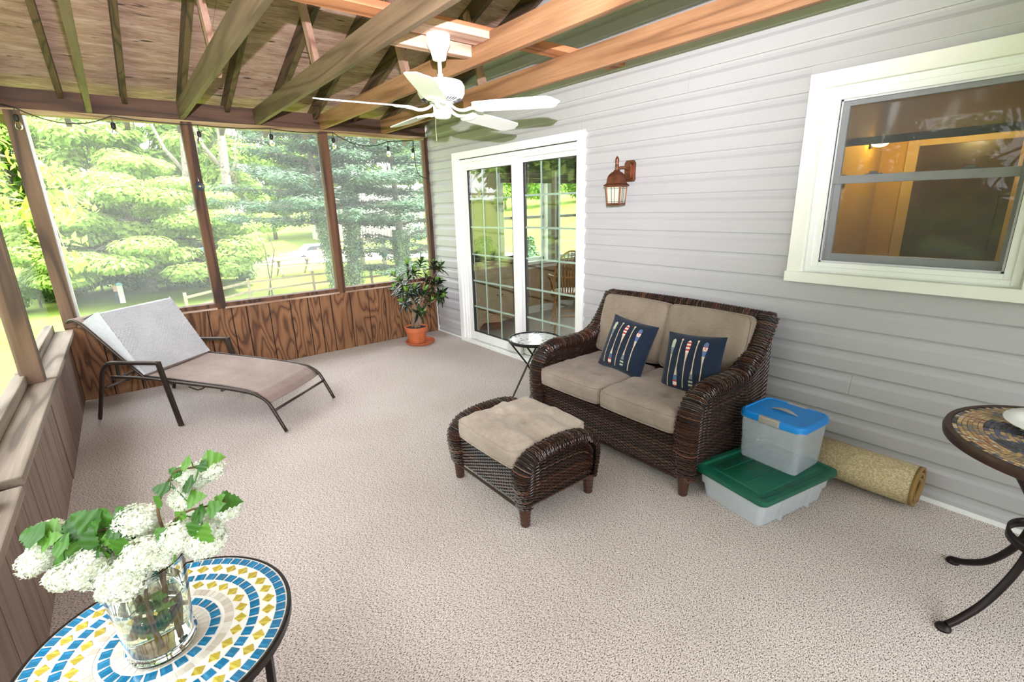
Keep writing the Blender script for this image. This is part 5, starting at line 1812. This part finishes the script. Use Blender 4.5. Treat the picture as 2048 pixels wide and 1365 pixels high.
# ------------------------------------------------------------------ yard
GZ = -2.2
def lawn_mat():
    m = NT('lawn')
    v = m.coord((1, 1, 1))
    a = m.noise(v, .35, 4); b = m.noise(v, 14, 4)
    c = m.ramp(a, [(.3, (.20, .29, .045)), (.7, (.29, .38, .085))])
    c = m.mix(.5, c, m.ramp(b, [(.3, (.6, .62, .45)), (.7, (1, 1, 1))]), 'MULTIPLY')
    m.col(c); m.setp(Roughness=.95); m.b.inputs['Specular IOR Level'].default_value = .05
    return m.m
MAT['lawn'] = lawn_mat()
def gz(x, y):
    d = sqrt(x * x + y * y)
    h = GZ + 1.8 * max(0, (d - 48) / 30) ** 1.2
    if x > 6: h += .028 * (x - 6) * min(1, max(0, y) / 10)
    return h + .08 * mnoise.noise(Vector((x * .15, y * .15, 0)))
m = MB(); m.grid(lambda u, v: (-70 + 170 * u, -40 + 140 * v, gz(-70 + 170 * u, -40 + 140 * v)), 60, 50)
o = m.build('ground', 'lawn', smooth=True); struct(o)
# porch foundation skirt
o = MB().box(-W - .05, 0, YB, .05, GZ - .3, -.06).build('trim_2', plain('skirt_wood', (.18, .13, .09), .9)); struct(o)

def leafcloud(rng, c, r, n, shell=.45, flat=1.0):
    d = rng.normal(size=(n, 3)); d /= np.linalg.norm(d, axis=1, keepdims=True)
    rr = rng.random((n, 1)) ** shell
    return np.array(c) + d * rr * np.array(r), d
def crown_tree(name, label, cat, base, h, clumps, leaf, mat, nl, seed, trunk_r=.15, tone=(.5, .3), group=None, trunk_mat='bark', lean=(0, 0)):
    rng = np.random.default_rng(seed)
    t = thing(name, label, cat, base, group=group)
    bx0, by0, bz0 = base
    m = MB()
    top = (bx0 + lean[0], by0 + lean[1], bz0 + h * .8)
    m.tube([(bx0, by0, bz0 - .2), (bx0 + lean[0] * .4, by0 + lean[1] * .4, bz0 + h * .4), top], [trunk_r, trunk_r * .75, trunk_r * .3], 9)
    m.build('trunk', trunk_mat, t, smooth=True)
    m = MB()
    C = []; N = []; T = []
    tot = sum(c[3] * c[4] * c[5] for c in clumps) if clumps and len(clumps[0]) > 3 else 1
    for (cx, cy, cz, rx_, ry_, rz_) in clumps:
        k = int(nl * (rx_ * ry_ * rz_) ** .67 / sum((c[3] * c[4] * c[5]) ** .67 for c in clumps)) + 5
        c_, d_ = leafcloud(rng, (cx, cy, cz), (rx_, ry_, rz_), k, .35)
        C.append(c_); N.append(d_ + np.array([0, 0, .8])); T.append(np.clip(tone[0] + tone[1] * (d_[:, 2] * .4) + rng.normal(size=k) * tone[1] * .5, 0, 1))  # upper leaves of each clump get a paler tone
        p0 = Vector((bx0 + lean[0] * .5, by0 + lean[1] * .5, bz0 + h * rng.uniform(.3, .6)))
        m.tube([p0, p0.lerp(Vector((cx, cy, cz)), .6) + Vector((0, 0, .1 * h * .1)), (cx, cy, cz)], [trunk_r * .35, trunk_r * .2, trunk_r * .08], 5)
    m.build('branches', trunk_mat, t, smooth=True, stuff=True)
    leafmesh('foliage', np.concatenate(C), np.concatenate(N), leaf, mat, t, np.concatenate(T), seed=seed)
    return t
MAT['bark'] = plain('tree_bark', (.17, .15, .12), .95, var=.4, scale=6, bump=.4)
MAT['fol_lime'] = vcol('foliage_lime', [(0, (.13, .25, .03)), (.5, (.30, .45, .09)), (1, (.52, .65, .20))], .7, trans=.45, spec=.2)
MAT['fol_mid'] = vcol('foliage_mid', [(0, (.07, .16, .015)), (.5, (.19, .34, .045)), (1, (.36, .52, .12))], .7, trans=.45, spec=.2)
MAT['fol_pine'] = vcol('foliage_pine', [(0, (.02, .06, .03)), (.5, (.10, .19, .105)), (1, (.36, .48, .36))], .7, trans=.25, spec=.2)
MAT['fol_ivy'] = vcol('foliage_ivy', [(0, (.04, .10, .03)), (1, (.28, .42, .20))], .5, trans=.3)
MAT['fol_maple'] = vcol('foliage_maple', [(0, (.20, .34, .03)), (.5, (.40, .56, .07)), (1, (.60, .72, .17))], .5, trans=.55)
MAT['fol_shrub'] = vcol('foliage_shrub', [(0, (.03, .08, .02)), (.6, (.14, .26, .07)), (1, (.34, .46, .18))], .6, trans=.3)

def gp_(px, py):
    """lawn point seen at a pixel"""
    p = on(px, py, 2, GZ); return (p.x, p.y, gz(p.x, p.y))
# spreading lime green tree
bx0, by0, bz0 = -2.2, 24.5, gz(-2.2, 24.5)
rnd = random.Random(3); cl = []
for i in range(84):
    a = rnd.uniform(0, 2 * pi); rr = 4.5 * sqrt(rnd.random()); hh = 5.6 * (1 - (rr / 5.4) ** 2) * rnd.uniform(.18, 1.0)
    cl.append((bx0 + rr * cos(a), by0 + rr * sin(a), bz0 + .8 + hh, 1.25, 1.25, .42))
crown_tree('spreading_tree', 'wide pale lime tree with layered leaves beyond the lawn', 'tree', (bx0, by0, bz0), 6, cl, .11, 'fol_lime', 90000, 5, .22, (.55, .45))
# understory shrubs along the lawn edge
spots = [(40, 470, 20, 1.6), (155, 540, 24, 1.5), (200, 560, 25, 1.3), (260, 555, 25, 1.4), (330, 548, 25, 1.6), (395, 535, 26, 1.7), (430, 520, 27, 1.4), (470, 505, 31, 1.3), (110, 560, 23, 1.3), (300, 520, 28, 2.0), (360, 500, 29, 2.2)]
for i, (px, py, dpt, r) in enumerate(spots):
    p = at(px, py, dpt); z = gz(p.x, p.y)
    cl = [(p.x + random.Random(i * 9 + k).uniform(-1, 1) * r, p.y + random.Random(i * 7 + k).uniform(-1, 1) * r, z + r * random.Random(i * 5 + k).uniform(.3, 1.0), r * .6, r * .6, r * .42) for k in range(6)]
    side = ['far left behind the corner post', 'left of the white yard post', 'right of the white yard post', 'behind the chaise pad ridge', 'under the middle of the lime tree', 'just left of the second post', 'behind the second post', 'right of the second post beyond the lawn', 'beside the yellow maple leaves', 'behind the low split rail', 'in front of the grey forest trunk'][i]
    crown_tree('shrub', 'bushy green shrub at the lawn edge, ' + side, 'shrub', (p.x, p.y, z), r * 1.2, cl, .085, 'fol_shrub' if i % 3 != 1 else 'fol_mid', 5200, 40 + i, .05, (.5, .4), group='shrubs along the lawn edge')
# forest behind
rnd = random.Random(12)
fpx = [(-60, 40, 13), (30, 44, 14), (120, 50, 15), (200, 42, 12), (300, 47, 15), (395, 50, 15), (470, 44, 14), (540, 55, 15), (620, 58, 14), (700, 60, 13), (790, 62, 12), (870, 60, 12), (80, 60, 18), (250, 62, 18), (430, 64, 18), (600, 72, 18), (-140, 36, 13)]
for i, (px, dpt, h) in enumerate(fpx):
    p = at(px, 400, dpt); z = gz(p.x, p.y)
    cl = []
    for k in range(24):
        a = rnd.uniform(0, 2 * pi); f = rnd.random(); rr = 3.6 * sqrt(rnd.random()) * (1 - .5 * abs(f - .4))
        cl.append((p.x + rr * cos(a), p.y + rr * sin(a), z + h * (.18 + .82 * f), 1.7, 1.7, .9))
    crown_tree('forest_tree', 'tall pale green woodland tree in the hazy row behind the yard', 'tree', (p.x, p.y, z), h, cl, .27, 'fol_mid' if i % 3 else 'fol_lime', 11000, 70 + i, .22, (.55, .4), group='woodland trees behind the yard')
# two bare grey trunks with forks
for i, (pxb, pyb, pxt, pyt, dpt, lab) in enumerate(((385, 430, 365, 232, 34, 'tall grey bare trunk with a fork left of the second post'), (463, 395, 440, 250, 34, 'grey trunk with dark limbs right of the second post'))):
    a, b = at(pxb, pyb + 60, dpt), at(pxt, pyt, dpt)
    t = thing('bare_trunk', lab, 'tree', (a.x, a.y, gz(a.x, a.y)))
    up = b + (b - a) * .5
    MB().tube([Vector((a.x, a.y, gz(a.x, a.y) - .3)), a, b, up], [.36, .32, .26, .18], 10).build('trunk', 'bark', t, smooth=True)
    f0 = a.lerp(b, .55)
    MB().tube([f0, f0 - CR * 1.2 + Vector((0, 0, 1.6)), f0 - CR * 2.0 + Vector((0, 0, 3.8))], [.16, .12, .07], 7).build('branch', 'bark', t, smooth=True)
    MB().tube([f0 - Vector((0, 0, .8)), f0 + CR * .8 + Vector((0, 0, .6)), f0 + CR * 1.2 + Vector((0, 0, 2.6))], [.10, .07, .04], 7).build('branch', 'bark', t, smooth=True)

# feathery pines with ivy covered trunks
def pine(label, px, py, h, reach, levels, seed, tr, px_top=None, low=.30, n=26000, dense=1.0, base_z=None):
    rng = np.random.default_rng(seed); rnd = random.Random(seed)
    bx, by, bz = gp_(px, py)
    t = thing('pine_tree', label, 'tree', (bx, by, bz))
    lean = CR * ((px_top - px) / 50.0 if px_top else 0)
    def ax(z): return Vector((bx, by, bz)) + lean * (z / h) + Vector((0, 0, z))
    MB().tube([ax(-.3), ax(h * .3), ax(h * .6), ax(h)], [tr, tr * .8, tr * .5, .03], 10).build('trunk', 'bark', t, smooth=True)
    C = []; N = []; T = []; m = MB()
    for lv in range(levels):
        f = lv / (levels - 1); z = h * (low + (1 - low) * f)
        R0 = reach * (1 - .72 * f) * rnd.uniform(.8, 1.1)
        nb = 6 if f < .7 else 4
        for k in range(nb):
            a = rnd.uniform(0, 2 * pi)
            p0 = ax(z); d = Vector((cos(a), sin(a), .10))
            p1 = p0 + d * R0 + Vector((0, 0, rnd.uniform(-.25, .25)))
            m.tube([p0, p0.lerp(p1, .5) + Vector((0, 0, .12)), p1], [.055 * (1 - f) + .015, .035, .012], 5)
            for q in (.35, .55, .75, .92, 1.05):
                c = p0.lerp(p1, q) + Vector((rnd.uniform(-.3, .3), rnd.uniform(-.3, .3), .08 * q))
                kk = int(n / (levels * nb * 5) * dense)
                cc, dd = leafcloud(rng, c, (.62 + .25 * q, .62 + .25 * q, .20), kk, .5)
                C.append(cc); N.append(dd * .6 + np.array([0, 0, .9])); T.append(np.clip(.42 + .30 * dd[:, 2] + rng.normal(size=kk) * .14, 0, 1))  # needles paler towards the top of each clump
    m.build('branches', 'bark', t, smooth=True, stuff=True)
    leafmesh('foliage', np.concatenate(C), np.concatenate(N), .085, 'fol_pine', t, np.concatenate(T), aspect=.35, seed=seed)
    # ivy on the trunk
    k = 5200
    hh = rng.random(k) ** .8 * h * (low + .22); a = rng.random(k) * 2 * pi
    P_ = np.array([list(ax(z)) for z in hh]); rr = (tr + .05 + .22 * rng.random(k) * (1 - hh / h * .9))
    P_[:, 0] += rr * np.cos(a); P_[:, 1] += rr * np.sin(a)
    leafmesh('ivy', P_, np.stack([np.cos(a), np.sin(a), np.full(k, .3)], 1), .055, 'fol_ivy', t, rng.random(k), seed=seed + 1)
    return t
pine('tall blue-green pine with an ivy trunk just left of the third post', 682, 592, 8.6, 3.9, 10, 3, .24, 640, low=.36, n=34000)
pine('blue-green pine with an ivy trunk just right of the third post', 712, 585, 9.0, 3.0, 11, 8, .24, 735, low=.36, n=30000)
pine('dense pine with dark low boughs behind the potted plant', 812, 575, 8.4, 2.7, 12, 14, .22, 800, low=.10, n=30000)
pine('hazy tall pine filling the gap beside the siding corner', 880, 540, 9.5, 3.2, 11, 19, .22, 880, low=.12, n=24000)
# thin young saplings
for i, (px, py, tp_) in enumerate(((545, 592, ((530, 500), (505, 440))), (538, 592, ((548, 500), (520, 430))))):
    b = Vector(gp_(px, py)); dpt = (b - CAMP).dot(CF)
    t = thing('sapling', ('slim bare sapling in the lawn, the stem leaning right', 'slim bare sapling in the lawn, the stem leaning left')[i], 'tree', b)
    pts = [b] + [at(x, y, dpt) for x, y in tp_]
    MB().tube(pts, [.035, .02, .008], 6).build('stem', 'bark', t, smooth=True)
    for k in range(5):
        q = pts[0].lerp(pts[1], .35 + .13 * k); MB().tube([q, q + CR * (.35 * (-1) ** k) + Vector((0, 0, .9))], [.012, .004], 5).build('twig', 'bark', t)
# yellow-green maple limb close to the corner
mp = thing('maple_tree', 'bright yellow-green maple with drooping leaves outside the corner post', 'tree', (-8.5, 2.5, gz(-8.5, 2.5)))
MB().tube([(-8.5, 2.5, GZ - .3), (-8.4, 2.5, .5), (-8.0, 2.6, 4.5)], [.28, .22, .14], 10).build('trunk', 'bark', mp, smooth=True)
rng = np.random.default_rng(31)
C = []; T = []
limbs = [[(-8.2, 2.5, 2.2), (-6.2, 2.6, 2.6), at(75, 330, 9.2), at(140, 420, 9.0)], [(-8.1, 2.5, 3.0), (-6, 2.7, 3.8), at(120, 235, 9.4), at(200, 262, 9.2)], [(-8.2, 2.5, 1.6), (-6.5, 2.0, 1.6), at(45, 400, 8.5), at(130, 500, 8.6)]]
for li, pts in enumerate(limbs):
    f3, L3 = path_interp([Vector(p) for p in pts])
    MB().tube([f3(i / 20)[0] for i in range(21)], [.06 - .05 * i / 20 for i in range(21)], 6).build('branch', 'bark', mp, smooth=True)
    for k in range((11, 4, 12)[li]):
        q = f3(.42 + .58 * k / 11)[0]
        for _ in range(2):
            c_, d_ = leafcloud(rng, q + Vector((rng.uniform(-.3, .3), rng.uniform(-.3, .3), rng.uniform(-.35, .05))), (.24, .24, .26), 16, .6)
            C.append(c_)
C = np.concatenate(C); rng = np.random.default_rng(5)
leafmesh('foliage', C, rng.normal(size=C.shape) + np.array([0, -.4, .8]), .085, 'fol_maple', mp, rng.random(len(C)), aspect=.5, seed=9, droop=(0, 0, -1.2))

# split rail fences
MAT['rail'] = plain('weathered_rail', (.34, .28, .19), .9, var=.25, scale=5)
def rail_fence(label, pts, ph=1.0, rails=(.42, .82), group=None):
    t = thing('rail_fence', label, 'fence', pts[0])
    for p in pts:
        x, y, z = p; MB().bar((x, y, z - .3), (x, y, z + ph), .12, .10).build('post', 'rail', t)
    for a, b in zip(pts, pts[1:]):
        for r in rails: MB().bar((a[0], a[1], a[2] + r), (b[0], b[1], b[2] + r + .02), .05, .09).build('rail', 'rail', t)
def lane(pxs): 
    out = []
    for px, py in pxs: out.append(gp_(px, py))
    return out
rail_fence('near split rail fence climbing to the right across the lawn', lane([(380, 640), (503, 604), (630, 585), (745, 572), (850, 556), (960, 545), (1090, 530)]))
rail_fence('split rail fence partly hidden along the shrubs at the back of the lawn', lane([(60, 592), (205, 582), (305, 572), (400, 560)]), .9)
rail_fence('far split rail fence around the driveway', lane([(440, 548), (496, 543), (560, 538), (640, 528), (720, 515), (800, 505)]), 1.1, (.45, .9))
# rail fence in the side yard beyond the dining windows
# white yard post with blue cap
b = Vector(gp_(246, 606)); yp = thing('yard_post', 'white painted post with a pale blue cap standing in the lawn', 'post', b)
dpt = (b - CAMP).dot(CF); k = dpt / FPX
MB().box(b.x - 4 * k, b.x + 5 * k, b.y - .05, b.y + .05, b.z, b.z + 36 * k).build('post', 'white_trim', yp)
MB().lathe([(5 * k, 0), (5.5 * k, 2 * k), (3 * k, 5 * k), (0, 6 * k)], 12, (b.x + .5 * k, b.y, b.z + 35 * k), capt=False).build('cap', plain('cap_blue', (.25, .55, .68), .5), yp)
MB().box(b.x - 9 * k, b.x - 4.5 * k, b.y - .05, b.y + .05, b.z, b.z + 33 * k).build('side_board', plain('board_navy', (.05, .06, .12), .6), yp)
MB().box(b.x - 10 * k, b.x - 4.2 * k, b.y - .07, b.y + .02, b.z + 24 * k, b.z + 35 * k).build('side_cap', plain('cap_pink', (.62, .35, .32), .6), yp)
# gravel drive, shed, cars, picnic table, neighbouring house
m = MB(); m.grid(lambda u, v: (lambda p: (p[0], p[1], gz(p[0], p[1]) + .04))((on(440 + 420 * u, 520 - 12 * u + 14 * v, 2, GZ))), 14, 2)
o = m.build('drive_road', plain('pale_gravel', (.62, .56, .50), .95), smooth=True); struct(o)
def far_box(name, label, cat, px, py, dpt, sx, sz, mat, sy=2.0, roof=None, sub=()):
    c = at(px, py, dpt); z = gz(c.x, c.y); t = thing(name, label, cat, (c.x, c.y, z))
    k = dpt / FPX; hw = sx * k / 2; zt = c.z
    zt = max(zt, z + .8)
    MB().box(c.x - hw, c.x + hw, c.y, c.y + sy, z - .3, zt).build('wall', mat, t)
    if roof:
        MB().prism([(c.x - hw * 1.08, zt), (c.x + hw * 1.08, zt), (c.x + hw * .6, zt + hw * .35), (c.x - hw * .6, zt + hw * .35)], c.y - .3, c.y + sy + .3, 'y').build('roof', roof, t)
    for wx, wz in sub:
        MB().box(c.x + hw * wx - .35, c.x + hw * wx + .35, c.y - .04, c.y, z + (zt - z) * wz - .4, z + (zt - z) * wz + .4).build('window', plain('far_window', (.12, .14, .17), .2), t)
    return t
far_box('shed', 'pale yellow shed seen just right of the second post', 'shed', 430, 422, 40, 44, 0, plain('shed_yellow', (.66, .56, .36), .8), 3, sub=((0, .5),))
far_box('neighbour_house', 'pale house with a grey roof hazy behind the pines', 'house', 760, 405, 52, 190, 0, plain('house_pale', (.68, .62, .60), .8), 8, plain('roof_grey', (.42, .38, .38), .9), sub=((-.6, .55), (-.2, .55), (.3, .55), (.7, .55)))
def car(label, px, py, dpt, colr):
    c = at(px, py, dpt); z = gz(c.x, c.y)
    t = thing('car', label, 'car', (c.x, c.y, z)); L2 = 2.1
    z = c.z - .5
    t.location.z = z
    bod = [(-L2, .35), (-L2, .8), (-1.3, .95), (-.7, 1.4), (.7, 1.42), (1.3, .98), (L2, .85), (L2, .35)]
    MB().prism([(c.x + x, z + zz) for x, zz in bod], c.y, c.y + 1.7, 'y').build('car_body', plain('car_' + label[:9].replace(' ', '_'), colr, .3), t, bevel=.05)
    MB().prism([(c.x - 1.1, z + 1.0), (c.x - .65, z + 1.32), (c.x + .65, z + 1.34), (c.x + 1.1, z + 1.0)], c.y - .01, c.y + .02, 'y').build('car_window', plain('car_glass', (.04, .05, .06), .1), t)
    for x in (-1.3, 1.3):
        MB().tube([(c.x + x, c.y - .03, z + .33), (c.x + x, c.y + .2, z + .33)], .33, 16).build('wheel', 'rubber', t)
car('blue car glimpsed through the lime tree leaves', 345, 508, 36, (.10, .22, .50))
car('grey car parked left of the shed behind the second post', 405, 470, 44, (.30, .32, .34))
car('white car parked on the drive beyond the far rail fence', 640, 512, 40, (.75, .75, .76))
pc = Vector(gp_(590, 552)); t = thing('picnic_table', 'wooden picnic table on the drive beyond the saplings', 'table', pc)
MB().box(pc.x - 1.1, pc.x + 1.1, pc.y - .4, pc.y + .4, pc.z + .95, pc.z + 1.01).build('table_top', 'rail', t)
for s_ in (-1, 1):
    MB().box(pc.x - 1.1, pc.x + 1.1, pc.y + s_ * .8 - .13, pc.y + s_ * .8 + .13, pc.z + .58, pc.z + .63).build('bench', 'rail', t)
    MB().bar((pc.x + s_ * .8, pc.y - .8, pc.z), (pc.x + s_ * .8, pc.y + .3, pc.z + .95), .08, .08).build('leg', 'rail', t)
    MB().bar((pc.x + s_ * .8, pc.y + .8, pc.z), (pc.x + s_ * .8, pc.y - .3, pc.z + .95), .08, .08).build('leg', 'rail', t)
# raised deck behind the ivy trunks
dk_ = at(745, 478, 30); z = gz(dk_.x, dk_.y)
t = thing('raised_deck', 'wooden raised deck with a railing glimpsed between the ivy trunks', 'deck', (dk_.x, dk_.y, z))
MB().box(dk_.x - 2.2, dk_.x + 2.2, dk_.y, dk_.y + 3, dk_.z - .12, dk_.z).build('deck_floor', 'rail', t)
for i in range(23): MB().box(dk_.x - 2.2 + .2 * i - .03, dk_.x - 2.2 + .2 * i + .03, dk_.y - .04, dk_.y, dk_.z, dk_.z + .9).build('baluster', 'rail', t)
MB().box(dk_.x - 2.25, dk_.x + 2.25, dk_.y - .08, dk_.y + .04, dk_.z + .9, dk_.z + .98).build('handrail', 'rail', t)
for x in (-2.1, -.7, .7, 2.1): MB().box(dk_.x + x - .1, dk_.x + x + .1, dk_.y, dk_.y + .2, z, dk_.z - .1).build('post', 'rail', t)
# side yard seen through the dining windows: small blue spruce and a short fence
def side_tree(px, py, dpt, h, w_, lab, mat, seed):
    c = at(px, py, dpt); z = gz(c.x, c.y)
    cl = [(c.x, c.y, z + h * (.12 + .85 * f), w_ * (1 - .85 * f), w_ * (1 - .85 * f), h * .08) for f in [i / 9 for i in range(10)]]
    return crown_tree('spruce' if h < 6 else 'far_tree', lab, 'tree', (c.x, c.y, z), h, cl, .09 if h < 6 else .3, mat, 5000, seed, .06, (.5, .4))
side_tree(1062, 500, 17, 2.6, 1.0, 'small blue spruce on the lawn seen through the dining window', 'fol_pine', 91)
for i, px in enumerate((1010, 1085, 1160, 1260)):
    c = at(px, 385, 80 + 4 * i); z = gz(c.x, c.y)
    cl = [(c.x + random.Random(i * 3 + k).uniform(-4, 4), c.y, z + 4 + random.Random(i * 4 + k).uniform(-2, 2.5), 3, 3, 2) for k in range(7)]
    crown_tree('far_tree', 'hazy tree on the skyline seen through the dining windows', 'tree', (c.x, c.y, z), 7, cl, .4, 'fol_mid', 2600, 120 + i, .2, (.6, .3), group='skyline trees through the dining windows')
# trees added on the left, unseen but in reflections, to dim and green daylight
rnd = random.Random(77)
for i, (x, y, h) in enumerate(((-16, 4, 10), (-20, -4, 13), (-19, -13, 12), (-26, 12, 13), (-30, 3, 14), (-26, -20, 14), (-16, 15, 12), (-28, -8, 14))):
    z = gz(x, y)
    cl = [(x + rnd.uniform(-4, 4), y + rnd.uniform(-4, 4), z + h * rnd.uniform(.12, 1), 2.2, 2.2, 1.3) for k in range(18)]
    crown_tree('added_side_tree', 'leafy green tree added past the left screens to dim the daylight', 'tree', (x, y, z), h, cl, .34, 'fol_mid', 5500, 150 + i, .2, (.5, .4), group='light-dimming trees added past the left screens')
